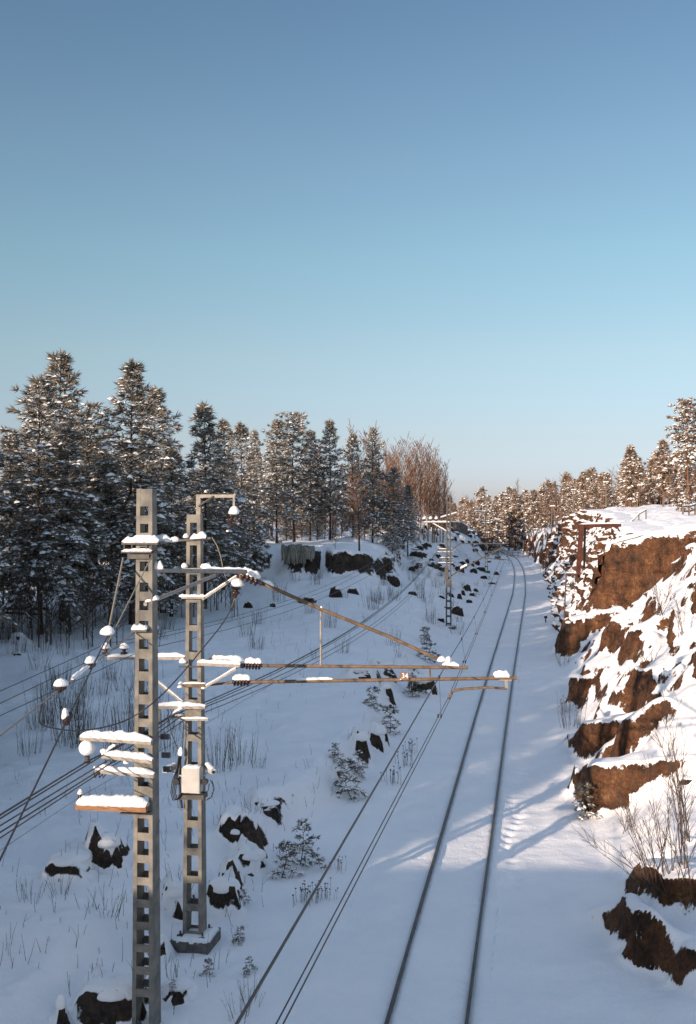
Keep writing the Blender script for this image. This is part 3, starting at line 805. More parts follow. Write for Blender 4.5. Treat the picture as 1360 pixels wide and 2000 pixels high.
# number plate
sg = MB(); c = P2(790, 1321, -.07)
sg.box(c, U, VV, .215, .008, .165); plate = sg.build('number_plate', M['sign'], m2)
cu = bpy.data.curves.new('digits', 'FONT'); cu.body = '34'; cu.size = .16; cu.align_x = 'CENTER'; cu.align_y = 'CENTER'; cu.extrude = .0015; cu.offset = .0012; cu.resolution_u = 4
to = bpy.data.objects.new('digits_src', cu); COL.objects.link(to)
dg = bpy.context.evaluated_depsgraph_get(); me = bpy.data.meshes.new_from_object(to.evaluated_get(dg))
bpy.data.objects.remove(to); bpy.data.curves.remove(cu)
me.name = 'digits'; me.materials.clear(); me.materials.append(M['signtext'])
for v in me.vertices:
    w = c + U * (v.co.x * .95 + .012) + ZZ * (v.co.y + .01) - VV * (.0065 - v.co.z); v.co = w - M2
link_mesh('digits', me, plate)
mb = MB()
for xa in (784, 796): mb.beam(P2(xa, 1318, -.055), P2(xa, 1331, -.055), .02, .02)
lump(plate, P2(783, 1327, -.08), .02, .02, .02, 1)
mb.build('bracket', M['darksteel'], plate)
# registration arm at the tip
mb = MB(); mb.beam(P2(988, 1324), P2(990, 1346), .03, .06); mb.tube([P2(976, 1328), P2(1000, 1328)], .03, 8); mb.build('drop_bracket', M['grey'], m2)
rod(m2, [P2(991, 1345), P2(950, 1343), P2(905, 1346), P2(884, 1350), P2(878, 1357), P2(877, 1365)], .024, 'rusty', 'registration_arm')
rod(m2, [P2(991, 1344, .1), P2(950, 1342, .1), P2(910, 1344, .1), P2(888, 1347, .1), P2(881, 1355, .1)], .02, 'rusty', 'registration_arm')
# long crossarm behind the front mast with two insulators
ca = arm(m2, P2(211, 1285, .22), P2(362, 1285, .22), .1, .075, 'grey', .085, 24, 'crossarm', .15)
insulator(ca, P2(207, 1281, .22), P2(207, 1258, .22), .09, 2, seed=70)
insulator(ca, P2(243, 1281, .22), P2(243, 1258, .22), .09, 2, seed=73)
sd = arm(m2, P2(268, 1300, .1), P2(358, 1372, .1), .06, .06, 'grey', .035, 25, 'diagonal_brace', .09)
a1 = arm(m2, P2(300, 1381, -.2), P2(402, 1381, -.2), .1, .075, 'grey', .075, 26, 'crossarm', .14)
a2 = arm(m2, P2(350, 1405, -.2), P2(408, 1405, -.2), .06, .05, 'grey', .03, 27, 'crossarm')
arm(m2, P2(332, 1399, .2), P2(400, 1400, .2), .08, .06, 'grey', .04, 28, 'crossarm')
dsh = P2(308, 1397, -.2)
mb = MB(); mb.blob(dsh, .10, .09, .19, 5, 1, .05, n=14, m=10); mb.build('hanging_insulator', M['glassgreen'], a1)
mb = MB()
for xa in (327, 333, 339, 345): mb.tube([P2(xa, 1385, -.2), P2(xa + 3, 1391, -.2), P2(xa, 1400, -.2)], .009, 5)
mb.pieces('wire_clamp', M['wire'], a1)
s = MB(); s.blob(P2(353, 1384, -.25), .07, .07, .07, 5); s.ridge(P2(338, 1393, -.2), P2(352, 1386, -.2), .1, .06, 2, k=7); s.pieces('snow_cap', M['snow'], a1)
# cabinet with two cameras, a lamp on either side, and looped cables
cc = P2(376, 1522, -.3)
mb = MB(); mb.box(cc, U, VV, .43, .26, .57); cab = mb.build('cabinet', M['cabinet'], m2)
s = MB(); s.ridge(cc + ZZ * .287 - U * .2, cc + ZZ * .287 + U * .2, .27, .05, 4); s.pieces('snow_cap', M['snow'], cab)
mb = MB(); mb.box(cc - VV * .132 - U * .0, U, VV, .38, .006, .5); mb.build('door', M['cabinet'], cab)
mb = MB(); mb.beam(P2(352, 1554, -.15), P2(402, 1554, -.15), .3, .1); mb.build('cable_tray', M['darksteel'], cab)
for (p, q) in ((P2(322, 1505, -.45), P2(346, 1496, .1)), (P2(417, 1508, -.42), P2(404, 1495, .05))):
    mb = MB(); mb.beam(p, q, .11, .1); cm = mb.build('camera', M['cabinet'], m2)
    d = (q - p).normalized()
    mb = MB(); mb.tube([p - d * .012, p + d * .03], .035, 10); mb.build('lens', M['black'], cm)
    s = MB(); s.ridge(p + ZZ * .052, q + ZZ * .052, .14, .045, 6); s.pieces('snow_cap', M['snow'], cm)
    rod(cm, [(p + q) / 2 - ZZ * .05, (p + q) / 2 - ZZ * .13 + U * (.1 if p.x < cc.x else -.1), cc + U * (-.2 if p.x < cc.x else .2) + ZZ * .05], .018, 'cabinet', 'bracket')
for sx_, (xa, ya) in ((-1, (346, 1526)), (1, (401, 1527))):
    mb = MB(); c = P2(xa, ya, -.3); mb.tube([c - VV * .07, c + VV * .08], [.075, .06], 12); lp = mb.build('lamp', M['black'], m2)
    rod(lp, [c, cc + U * sx_ * .2 + ZZ * 0], .02, 'darksteel', 'bracket')
mb = MB()
def loop(pts, r=.011): mb.tube([P2(x, y, o) for x, y, o in pts], r, 5)
for k in range(4):
    o = -.36 + .03 * k
    loop([(349 + k * 2, 1478, o), (346 + k, 1500, o), (337 + 3 * k, 1525, o), (334 + 3 * k, 1548, o), (338 + 3 * k, 1563, o), (347 + k, 1560, o), (356, 1546, o)], .012)
loop([(411, 1523, -.2), (416, 1532, -.2), (417, 1545, -.2), (412, 1558, -.2), (403, 1563, -.2), (392, 1558, -.2), (386, 1550, -.2)], .012)
loop([(409, 1530, -.25), (407, 1544, -.25), (399, 1549, -.25), (392, 1545, -.25)], .012)
loop([(415, 1524, -.25), (419, 1540, -.25), (414, 1556, -.25), (404, 1561, -.25)], .01)
loop([(347, 1560, -.3), (348, 1575, -.3), (355, 1583, -.3), (357, 1572, -.3)], .006)
loop([(351, 1470, -.2), (353, 1500, -.2), (351, 1530, -.2), (354, 1562, -.2), (356, 1578, -.2)], .03)
loop([(329, 1402, -.2), (334, 1425, -.2), (342, 1450, -.2), (352, 1470, -.2)], .012)
loop([(359, 1410, -.2), (358, 1440, -.22), (356, 1470, -.2)], .01)
mb.pieces('cable', M['wire'], m2)
lump(m2, P2(353, 1472, -.25), .06, .07, .16, 4)
# thin drop lead from the clamp bar to the hanging insulator
rod(m2, [P2(414, 1049, -.1), P2(424, 1065, -.1), P2(431, 1085, -.1), P2(436, 1110, -.1), P2(444, 1138, -.1)], .012, 'palewire', 'drop_lead', 5)

# ---- masts further down the line
def far_mast(px, zb, d, ytop, label, full):
    x = (px - 680) * d / F
    b = Vector((x, d, zb)); t = empty('overhead_line_mast', b, label, 'mast', 'ladder masts of the overhead line')
    zt = CAMZ - (ytop - 1000) * d / F
    lev = []; z = zt
    while z > zb + .2:
        lev.append((z - .13, z)); z -= .66
    ladder(t, b, zt, .5, .36, .34, .2, .1, lev, 0, M['darksteel'])
    mb = MB(); mb.box(b - ZZ * .15, U, VV, 1.2, 1.1, .5); fo = mb.build('foundation_block', M['concrete'], t)
    lump(fo, b + ZZ * .05, .66, .6, .12, 2)
    return t, Plane(b), b
m3, P3, B3 = far_mast(876.5, .1, 87, 966, 'third ladder mast down the line, dark against the snow beside a scatter of rocks', True)
s3 = arm(m3, P3(827, 1020), P3(878, 1020), .12, .1, 'grey', .07, 3, 'crossarm', .2)
for k, xa in enumerate((829.5, 841, 852.5)):
    insulator(s3, P3(xa, 1019), P3(xa, 1011), .12, 2, seed=80 + k)
    lump(s3, P3(xa, 1012), .15, .15, .16, k)
arm(m3, P3(845, 1022), P3(873, 1038), .08, .07, 'grey', .06, 4, 'diagonal_brace')
arm(m3, P3(860, 1011), P3(893, 1001), .08, .07, 'grey', .06, 5, 'crossarm')
for k, (xa, ya, xb) in enumerate(((857, 1073, 884), (853, 1079, 884), (859, 1090, 884), (855, 1100, 885))):
    arm(m3, P3(xa, ya), P3(xb, ya), .14, .1, 'darksteel', .05, 6 + k, 'crossarm', .2)
mb = MB(); mb.box(P3(872.5, 1119, -.2), U, VV, .3, .3, 1.2); mb.box(P3(877.5, 1140, -.22), U, VV, .4, .2, .55); mb.build('cabinet', M['darksteel'], m3)
rod(m3, [P3(881, 1074), P3(899, 1062), P3(910, 1061.5), P3(987, 1062)], .05, 'darksteel', 'cantilever_tube')
rod(m3, [P3(881, 1125), P3(899, 1113), P3(950, 1085.5), P3(985, 1069)], .055, 'darksteel', 'cantilever_tube')
insulator(m3, P3(898, 1113.5), P3(914, 1105.5), .14, 5, seed=90)
rod(m3, [P3(919, 1063), P3(941, 1089)], .035, 'darksteel', 'strut')
rod(m3, [P3(941, 1089), P3(985, 1094)], .03, 'darksteel', 'registration_arm')
arm(m3, P3(868, 1186), P3(884, 1187), .1, .1, 'darksteel', 0, 0, 'clamp_bar')
m4, P4, B4 = far_mast(950, .4, 165, 997, 'fourth ladder mast, slim and far off at the bend of the track', False)
arm(m4, P4(926, 999), P4(951, 999), .16, .14, 'grey', .15, 1, 'crossarm'); arm(m4, P4(934, 1001), P4(948, 1010), .12, .1, 'grey', .1, 2, 'diagonal_brace')
for ya in (1018, 1022, 1041): arm(m4, P4(941, ya), P4(956, ya), .16, .14, 'darksteel', .14, 3, 'crossarm')
rod(m4, [P4(953, 1080), P4(984, 1068)], .06, 'darksteel', 'cantilever_tube'); rod(m4, [P4(965, 1090), P4(994, 1094), P4(995, 1101)], .06, 'darksteel', 'registration_arm')
m5, P5, B5 = far_mast(972.5, .6, 215, 1018, 'fifth and farthest ladder mast, a short dark stub at the bend of the track', False)
arm(m5, P5(965, 1015), P5(977, 1015), .2, .2, 'grey', .18, 1, 'crossarm'); arm(m5, P5(962, 1037), P5(982, 1037), .16, .16, 'darksteel', .14, 2, 'crossarm')
rod(m5, [P5(975, 1075), P5(1000, 1087)], .07, 'darksteel', 'cantilever_tube')

# ------------------------------------------------------------------ wires
def catn(a, b, sag, n=14):
    a = Vector(a); b = Vector(b)
    return [a + (b - a) * (i / n) - Vector((0, 0, 4 * sag * (i / n) * (1 - i / n))) for i in range(n + 1)]
def wire(name, spans, r, label, cat, group, mat='wire'):
    """spans: list of point lists joined end to end"""
    pts = []
    for s in spans: pts += s if not pts else s[1:]
    mb = MB(); mb.tube(pts, r, 6)
    o = mb.build(name, M[mat]); tag(o, label, cat, group); ORG[o.name] = Vector((0, 0, 0))
    return o, pts
mA = Vector((-.64 - 1.7, -3.5, 7.75)); mB_ = P2(871, 1299); mC = P3(984, 1067)
def back(p, q, d):          # carry the straight line p -> q back to distance d
    k = (d - p.y) / (q.y - p.y); return p + (q - p) * k
sa = P(455, 2000, 5.6)
mess, mpts = wire('messenger_wire', [catn(back(sa, mB_, -3), mB_, .04), catn(mB_, mC, .55), catn(mC, P4(984, 1066), .5)], .0125,
                  'thick single carrier wire running above the pair of contact wires along the track', 'wire', 'wires over the track')
cA = P(544, 2000, 8.5); cB = P2(878, 1363); cC = P3(985, 1096)
cpts = None
for k, dx in enumerate((-.03, .03)):
    off = Vector((dx, 0, 0))
    o, pp = wire('contact_wire', [catn(back(cA, cB, -3) + off, cB + off, .02), catn(cB + off, cC + off, .18), catn(cC + off, P4(994, 1100) + off, .2)], .0085,
                 ('left' if k == 0 else 'right') + ' one of the two close contact wires hanging under the carrier wire', 'wire', 'wires over the track')
    cpts = pp
def near_pt(pts, y):
    for a, b in zip(pts[:-1], pts[1:]):
        if a.y <= y <= b.y: return a + (b - a) * ((y - a.y) / max(1e-6, b.y - a.y))
for yd in (20.4, 28, 35, 43, 52, 62, 73):
    a = near_pt(mpts, yd); b = near_pt(cpts, yd)
    mb = MB(); mb.tube([a, b], .004, 5); mb.tube([a - ZZ * .04, a + ZZ * .03], .022, 6); mb.tube([b - ZZ * .02 - U * .06, b + ZZ * .05 - U * .06], .02, 6); mb.tube([b - ZZ * .02, b + ZZ * .05], .02, 6)
    mb.build('dropper', M['wire'], mess)
# three feeders on the back crossarm
for k, (pm, p0, p3) in enumerate(((P2(207, 1258, .22), (0, 1350, 19.3), (829.5, 1011)), (P2(243, 1258, .22), (0, 1374, 18.6), (841, 1011)), (P2(283, 1268, .3), (0, 1398, 17.9), (852.5, 1011)))):
    p = P(*p0); far = P3(*p3)
    wire('feeder_wire', [[back(p, pm, 6), p, pm], catn(pm, far, 1.5, 20)], .0085, ('upper', 'middle', 'lower')[k] + ' of the three feeder wires rising from the left edge to the back crossarm', 'wire', 'feeder wires on the left')
# bundle of cables through the short arms of both masts
pos = [((0, 1592, 15.7), (171, 1487), (327, 1402), (857, 1072)), ((0, 1599, 15.7), (206, 1472), (340, 1396), (858, 1073)), ((0, 1613, 15.6), (208, 1487), (334, 1404), (854, 1078)),
       ((0, 1626, 15.6), (215, 1492), (352, 1400), (860, 1090)), ((0, 1637, 15.5), (190, 1513), (358, 1408), (856, 1099))]
for k, (p0, p1, p2, p3) in enumerate(pos):
    a = P(*p0); b = P1(*p1, -.27); c = P2(*p2, -.2); d = P3(*p3)
    wire('signal_cable', [[back(a, b, 5), a, b], catn(b, c, .03, 6), catn(c, d, 1.3, 20)], (.016, .013, .012, .013, .011)[k],
         ('topmost thick', 'second', 'middle', 'second lowest', 'lowest')[k] + ' cable of the five strung low through the short arms of both masts', 'cable', 'cables strung through both masts')
# thin line from the timber beam
a = P(0, 1661, 15.0); b = P1(157, 1556, -.3); c = P2(470, 1372, .5)
wire('thin_wire', [[back(a, b, 6), a, b], catn(b, c, .02, 6), catn(c, P3(700, 1190), .6)], .004, 'hair-thin wire running from the pin on the timber beam of the front mast', 'wire', None)
# anchor of the front mast: two rods, a yoke, and the tie wire with its insulator
yk = P(210, 1243, 17.6); end = P(0, 1680, 11.6)
ag = empty('anchor_tie', yk, 'tie wire slanting left from two rods at the top clamp of the front mast', 'wire')
rod(ag, [P1(241, 1090, fr), yk], .02, 'palewire', 'tie_rod'); rod(ag, [P1(297, 1086, fr), P(205, 1268, 17.3)], .012, 'palewire', 'tie_rod')
ins = yk + (end - yk) * .47
rod(ag, [yk, ins, back(yk, end, 2.5)], .014, 'wire', 'tie_wire')
lump(ag, yk + ZZ * .06, .12, .12, .13, 4)
d = (end - yk).normalized()
io = insulator(ag, ins - d * .17, ins + d * .17, .06, 4, seed=95, snow=False); lump(io, ins - U * .04 + ZZ * .03, .06, .06, .13, 5)
# second anchored wire at the middle clamp, with two snow-covered insulators and the hanging jumper
a = P1(262, 1236, -.2); e = P(0, 1437, 14.2)
st = empty('strain_wire', a, 'strain wire with two snow-topped insulators, from the middle clamp of the front mast', 'wire')
rod(st, [a, back(a, e, 8)], .013, 'palewire', 'strand')
for k, f in enumerate((.39, .62)):
    c = a + (e - a) * f; d = (e - a).normalized()
    o = insulator(st, c - d * .13, c + d * .13, .055, 3, seed=100 + k, snow=False)
    lump(o, c + ZZ * .07, .11, .12, .10, 20 + k)
s = MB(); f0 = a + (e - a) * .41; f1 = a + (e - a) * .54
s.ridge(f0 + ZZ * .02, f1 + ZZ * .02, .08, .05, 4); s.build('snow_cap', M['snow'], st)
j0 = a + (e - a) * .745
jp = [j0, P(78, 1410, 15.3), P(105, 1422, 16), P(150, 1427, 17), P(200, 1421, 18), P(250, 1405, 18.9), P(300, 1372, 19.1), P(350, 1322, 20.5), P(400, 1262, 21.7), P(435, 1218, 22.5), P2(455, 1184, -.1)]
fine = []
for i in range(len(jp) - 1):        # Catmull-Rom through the points
    p0, p1, p2, p3 = jp[max(i - 1, 0)], jp[i], jp[i + 1], jp[min(i + 2, len(jp) - 1)]
    for k in range(6):
        t = k / 6; fine.append(.5 * ((2 * p1) + (p2 - p0) * t + (2 * p0 - 5 * p1 + 4 * p2 - p3) * t * t + (3 * p1 - p0 - 3 * p2 + p3) * t ** 3))
fine.append(jp[-1])
mb = MB(); mb.tube(fine, .014, 6); o = mb.build('jumper_cable', M['wire']); tag(o, 'sagging dark jumper cable looping across the front mast up to a brown insulator', 'cable')

# ------------------------------------------------------------------ trees
def norm(a): return a / np.maximum(np.linalg.norm(a, axis=-1, keepdims=True), 1e-9)

def tufts(pos, dr, size, nb, wid, rng):
    """sprays of needles: nb thin diamond blades fanning out from every point"""
    V = []; Fs = []; n = len(pos)
    for b in range(nb):
        d = norm(dr + rng.normal(0, .40, (n, 3)) + np.array([0, 0, .12]))
        s = norm(np.cross(d, rng.normal(0, 1, (n, 3)))) * (size * wid)[:, None]
        L = (size * rng.uniform(.7, 1.15, n))[:, None]
        V.append(np.stack([pos, pos + d * L * .45 + s, pos + d * L, pos + d * L * .45 - s], 1))
    V = np.concatenate(V).reshape(-1, 3)
    return V, np.arange(len(V)).reshape(-1, 4)

def snowpads(pos, dr, size, rng, wid=.36, hgt=.26):
    """little pads of snow lying along the sprays"""
    n = len(pos)
    d = dr.copy(); d[:, 2] *= .75; d = norm(d)
    sd = norm(np.cross(d, np.array([0, 0, 1.0]) + rng.normal(0, .15, (n, 3))))
    up = norm(np.cross(sd, d)); up[up[:, 2] < 0] *= -1
    size = size * np.where(rng.random(n) < .10, rng.uniform(1.2, 1.45, n), rng.uniform(.6, 1.1, n))
    L = size[:, None]; w = (size * wid * rng.uniform(.7, 1.3, n))[:, None]; h = (size * hgt * rng.uniform(.6, 1.4, n))[:, None]
    p = pos + up * .03
    a = p - d * L * .05; b = p + d * L * .95; m = p + d * L * .5
    V = np.stack([a, m - sd * w, b, m + sd * w, p + d * L * .35 + up * h, p + d * L * .7 + up * h * .7], 1).reshape(-1, 3)
    i = np.arange(n)[:, None] * 6
    T = np.concatenate([i + np.array(t) for t in ((0, 4, 1), (1, 4, 5), (1, 5, 2), (0, 3, 4), (3, 5, 4), (3, 2, 5))])
    return V, T

def make_pine(seed, Ht, cb, R, shape, nb, dens, tsize, snow, mats, trunk_r=.16, snow_sz=1.0, wid=.13):
    """returns (trunk mesh, crown mesh) of a snow-laden conifer of height Ht"""
    rng = np.random.default_rng(seed); rr = random.Random(seed)
    tb = MB(); lean = rr.uniform(-.25, .25); lean2 = rr.uniform(-.25, .25)
    def ax(z): f = z / Ht; return Vector((lean * math.sin(f * 3), lean2 * math.sin(f * 2.5), z))
    k = 12
    tb.tube([ax(Ht * i / k) for i in range(k + 1)], [trunk_r * (1 - .93 * i / k) * (1.35 if i == 0 else 1) for i in range(k + 1)], 8)
    pos = []; dr = []; sz = []; up = []
    z = cb * Ht; brs = MB()
    ang = rr.uniform(0, 6.28)
    while z < Ht * .985:
        u = (z - cb * Ht) / (Ht * (1 - cb))
        if True:
            ang += 2.4 + rr.uniform(-.5, .5); az = ang; wl_ = 1 + .26 * math.sin(z * 1.7 + seed + az) + .16 * math.sin(z * 4.1 + 2 * seed)
            L = R * shape(u) * wl_ * rr.choice((.45, .7, .85, 1, 1, 1.15, 1.4)) * rr.uniform(.85, 1.1) + .12
            if False: continue
            rise = .12 + .75 * u * u + rr.uniform(-.1, .15); droop = (.55 - .5 * u) * rr.uniform(.5, 1.3)
            o = ax(min(z, Ht * .99))
            def pt(f, az=az, L=L, rise=rise, droop=droop, o=o):
                return o + Vector((math.cos(az) * L * f, math.sin(az) * L * f, L * (rise * f - droop * f * f)))
            brs.tube([pt(0), pt(.5), pt(.95)], [.028 * Ht / 18 + .01, .018, .008], 3)
            st = max(.09, .27 / dens); nst = max(2, int(L * .85 / st))
            for j in range(nst):
                f = .18 + .84 * (j + rr.random()) / nst
                c = pt(f); e = (pt(min(f + .1, 1.1)) - c).normalized()
                side = Vector((-math.sin(az), math.cos(az), 0))
                sl_ = L * .34 * (1.05 - f) * 1.0 + .12
                pos.append(c); dr.append(e); sz.append(tsize * rr.uniform(.75, 1.2))
                for sg in (-1, 1):
                    m = max(1, int(sl_ / st))
                    for q in range(m):
                        g = (q + rr.random()) / m
                        d2 = (side * sg + e * .75 + Vector((0, 0, rr.uniform(-.45, .30) - .12 * g))).normalized()
                        pos.append(c + d2 * sl_ * g); dr.append(d2); sz.append(tsize * rr.uniform(.7, 1.15))
        z += (.58 if u < .7 else .52) * rr.uniform(.6, 1.4) / dens ** .3 / (5 if Ht > 3 else 4) * (Ht / 16 if Ht < 3 else 1) * (9 if Ht < 3 else 1)
    for k in range(10):          # leader shoot
        pos.append(Vector((0, 0, Ht * (1 - .006 * k))) + Vector((lean * .14, 0, 0))); a = rr.uniform(0, 6.28); dr.append(Vector((.35 * math.cos(a), .35 * math.sin(a), 1))); sz.append(tsize * .8)
    pos = np.array(pos); dr = np.array(dr); sz = np.array(sz)
    V1, F1 = tufts(pos, dr, sz, nb, wid, rng)
    # snow lies in patches, heavier on the outer and lower boughs
    key = vn(pos[:, 0] * 1.1 + 50, pos[:, 2] * 1.2 + 50 + pos[:, 1] * .9, seed) * .68 + rng.random(len(pos)) * .32
    m = key < snow
    V2, T2 = snowpads(pos[m], dr[m], sz[m] * snow_sz, rng)
    bv = np.array(brs.v); bf = np.array([f for f in brs.f if len(f) == 4]); bt = np.array([f for f in brs.f if len(f) == 3])
    V = np.concatenate([V1, V2, bv])
    crown = mesh_np('crown', V, [F1, T2 + len(V1), bf + len(V1) + len(V2), bt + len(V1) + len(V2)], [mats[1], M['snow'], mats[0]], [0, 1, 2, 2], True)
    crown.polygons.foreach_set('use_smooth', np.zeros(len(crown.polygons), bool))
    tm = bpy.data.meshes.new('trunk'); tm.from_pydata(tb.v, [], tb.f); tm.materials.append(mats[0]); tm.polygons.foreach_set('use_smooth', [True] * len(tb.f))
    return tm, crown, Ht

def make_bare(seed, Ht, R, nprim, ntwig, tr, mats, up=1.0, cb=.2, tw=.012, snow=.0):
    """leafless tree: trunk mesh and a crown mesh of branches and twigs"""
    rr = random.Random(seed); tb = MB(); br = MB()
    lean = rr.uniform(-.5, .5); l2 = rr.uniform(-.4, .4); k = 9
    def ax(z): f = z / Ht; return Vector((lean * f * f, l2 * f * f, z))
    tb.tube([ax(Ht * i / k) for i in range(k + 1)], [tr * (1 - .95 * i / k) for i in range(k + 1)], 7)
    for i in range(nprim):
        f = cb + (1 - cb) * (i + rr.random()) / nprim * .97
        o = ax(f * Ht); az = rr.uniform(0, 6.28)
        L = R * (1.1 - f) ** .7 * rr.uniform(.6, 1.2) + .25
        rise = up * rr.uniform(.8, 1.5)
        h = Vector((math.cos(az), math.sin(az), 0))
        def pt(g): return o + h * L * g * (1 - .15 * g) + ZZ * L * rise * g * (1 - .25 * g)
        br.tube([pt(0), pt(.5), pt(1)], [tr * .28 * (1.1 - f) + tw, tw * 1.2, tw * .6], 3)
        for j in range(ntwig):
            g = .2 + .8 * rr.random(); c = pt(g)
            a2 = az + rr.choice((-1, 1)) * rr.uniform(.3, 1.3); l3 = L * rr.uniform(.25, .55) * (1.15 - g * .5)
            d = Vector((math.cos(a2), math.sin(a2), rise * rr.uniform(.5, 1.1))).normalized()
            e = c + d * l3 + ZZ * rr.uniform(-.1, .1) * l3
            br.tube([c, (c + e) / 2 + Vector((rr.uniform(-.05, .05), rr.uniform(-.05, .05), .04)) * l3, e], [tw * .9, tw * .75, tw * .45], 3)
            for q in range(2):
                c2 = c + (e - c) * rr.uniform(.3, .9)
                d2 = (d + Vector((rr.uniform(-.8, .8), rr.uniform(-.8, .8), rr.uniform(-.2, .6)))).normalized()
                br.tube([c2, c2 + d2 * l3 * rr.uniform(.3, .6)], [tw * .65, tw * .4], 3)
            if snow and rr.random() < snow:
                br.ridge(c + ZZ * tw, c + (e - c) * .7 + ZZ * tw, tw * 4, tw * 2.5, rr.randint(0, 999), 1, 4)
    res = []
    for nm, b, mm in (('trunk', tb, [mats[0]]), ('branches', br, [mats[1], M['snow']])):
        me = bpy.data.meshes.new(nm); me.from_pydata(b.v, [], b.f)
        for x in mm: me.materials.append(x)
        me.polygons.foreach_set('material_index', b.m)
        me.polygons.foreach_set('use_smooth', [True] * len(b.f)); res.append(me)
    return res[0], res[1], Ht

cone = lambda u: min(1, (1 - u) * 1.45) ** .95 * (.6 + .4 * min(1, u / .25)) * (1 - .25 * u)
full = lambda u: min(1, (1 - u) * 1.9) * (.8 + .2 * min(1, u / .3)) * (1 - .3 * u) * (1 + .15 * math.sin(9 * u))
rnd = lambda u: (math.sin(PI * min(1, .12 + u * .86))) ** .6
PB = (M['bark'], M['needles'])
PINES = [make_pine(1, 19, .27, 3.3, full, 11, .62, .62, .62, PB, .16, .8, .055), make_pine(2, 18, .22, 3.4, cone, 11, .62, .62, .64, PB, .16, .8, .055),
         make_pine(3, 17, .20, 3.2, full, 11, .62, .60, .64, PB, .15, .8, .055), make_pine(4, 15, .15, 2.9, cone, 11, .62, .60, .60, PB, .14, .8, .055),
         make_pine(5, 16, .10, 3.4, full, 11, .62, .60, .66, PB, .15, .8, .055), make_pine(6, 17, .33, 3.3, rnd, 11, .62, .62, .62, PB, .16, .8, .055), make_pine(7, 18, .18, 2.8, full, 11, .62, .60, .66, PB, .15, .8, .055)]
FB = (M['orangebark'], M['paleneedles'])
FARP = [make_pine(11, 13, .30, 2.3, full, 6, .5, .80, .54, FB, .15, .9, .11), make_pine(12, 12, .18, 2.2, cone, 6, .5, .80, .54, FB, .14, .9, .11),
        make_pine(13, 14, .42, 2.2, rnd, 6, .5, .80, .44, FB, .15, .9, .11), make_pine(14, 11, .10, 2.3, cone, 6, .5, .80, .50, FB, .13, .9, .11)]
TALL = make_pine(15, 16, .40, 2.6, rnd, 5, .9, .55, .5, FB, .22, 1.1)
BIRCH = [make_bare(21, 14, 2.3, 62, 7, .13, (M['birchbark'], M['twig']), 1.5, .16, .017, .05), make_bare(22, 13, 2.0, 58, 7, .12, (M['birchbark'], M['twig']), 1.8, .12, .017, .05),
         make_bare(23, 12, 2.6, 62, 7, .12, (M['bark'], M['twig']), 1.2, .14, .017, .08)]
THICK = [make_bare(31, 5, .9, 16, 4, .045, (M['darktwig'], M['darktwig']), 1.6, .15, .012, .08), make_bare(32, 6.5, 1.1, 18, 4, .05, (M['darktwig'], M['darktwig']), 1.5, .25, .013, .08),
         make_bare(33, 4, 1.2, 16, 5, .04, (M['darktwig'], M['darktwig']), .9, .1, .012, .15)]

def plant(name, proto, x, y, h, label, cat, group=None, sink=.1, rz=None, squash=1.0):
    tm, cm, H0 = proto
    e = empty(name, (x, y, Hs(x, y) - sink), label, cat, group)
    k = h / H0; e.scale = (k * squash, k * squash, k); e.rotation_euler = (0, 0, random.uniform(0, 6.28) if rz is None else rz)
    a = bpy.data.objects.new('trunk', tm); b = bpy.data.objects.new(cm.name.split('.')[0], cm)
    for o in (a, b): COL.objects.link(o); o.parent = e
    return e

def plant_px(name, proto, px, ytop, d, label, cat, group=None, squash=1.0, rz=None):
    x = (px - 680) * d / F
    h = CAMZ - (ytop - 1000) * d / F - Hs(x, d) + .1
    return plant(name, proto, x, d, h, label, cat, group, .1, rz, squash)

GL = 'snowy pines of the left wood'
left_trees = [
    (2, 80, 742, 66, 'big shaded snowy pine at the left edge, its crown touching the tallest pine', 1.0),
    (1, 122, 692, 73, 'tallest pine of the left wood, sunlit snowy tip above all others', 1.05),
    (1, 258, 712, 72, 'broad snowy pine rising right above the front mast', 1.0),
    (2, 304, 762, 78, 'slimmer pine leaning against the right flank of the broad pine above the front mast', .95),
    (3, 400, 795, 84, 'slender pointed pine directly above the top of the second mast', .95),
    (6, 436, 822, 92, 'sunlit pine just right of the slender pointed one', .9),
    (4, 470, 830, 98, 'low-branched pine whose lowest bough hangs over the rock ledge', .85),
    (6, 497, 842, 104, 'narrow pine before the dip in the treetops of the left wood', .8),
    (2, 541, 822, 110, 'first tall pine standing on the rock ledge, heavy with pinkish snow', 1.0),
    (5, 575, 814, 113, 'highest pine on the rock ledge, in the middle of the row', 1.0),
    (6, 606, 842, 118, 'lower pine between the two highest of the rock ledge row', 1.0),
    (1, 645, 822, 117, 'pine with a twisted top at the right of the rock ledge row', .95),
    (4, 690, 850, 124, 'brownish pine at the right end of the rock ledge row', .85),
    (2, 728, 838, 128, 'pine mixed with bare twigs beside the birch stand', .75),
    (4, 770, 915, 128, 'dark bushy snow-laden pine low in front of the birches', 1.05),
    (1, 797, 948, 134, 'small dark pine leaning over the far bank beside the bushy one', 1.0),
    (4, 20, 850, 78, 'pine half cut by the left edge of the view', 1.0),
    (5, 175, 800, 80, 'pine filling the gap between the two highest groups on the left', .9),
    (3, 215, 905, 70, 'short pine between the tallest pine and the front mast', 1.1),
    (4, 335, 880, 78, 'low snowy pine behind the top of the second mast', 1.0),
    (2, 135, 840, 68, 'shaded pine standing in front of the tallest one', 1.0),
]
for (k, px, yt, d, lab, sq) in left_trees:
    plant_px('pine_tree', PINES[k], px, yt, d, lab, 'pine tree', GL, sq * 1.15)
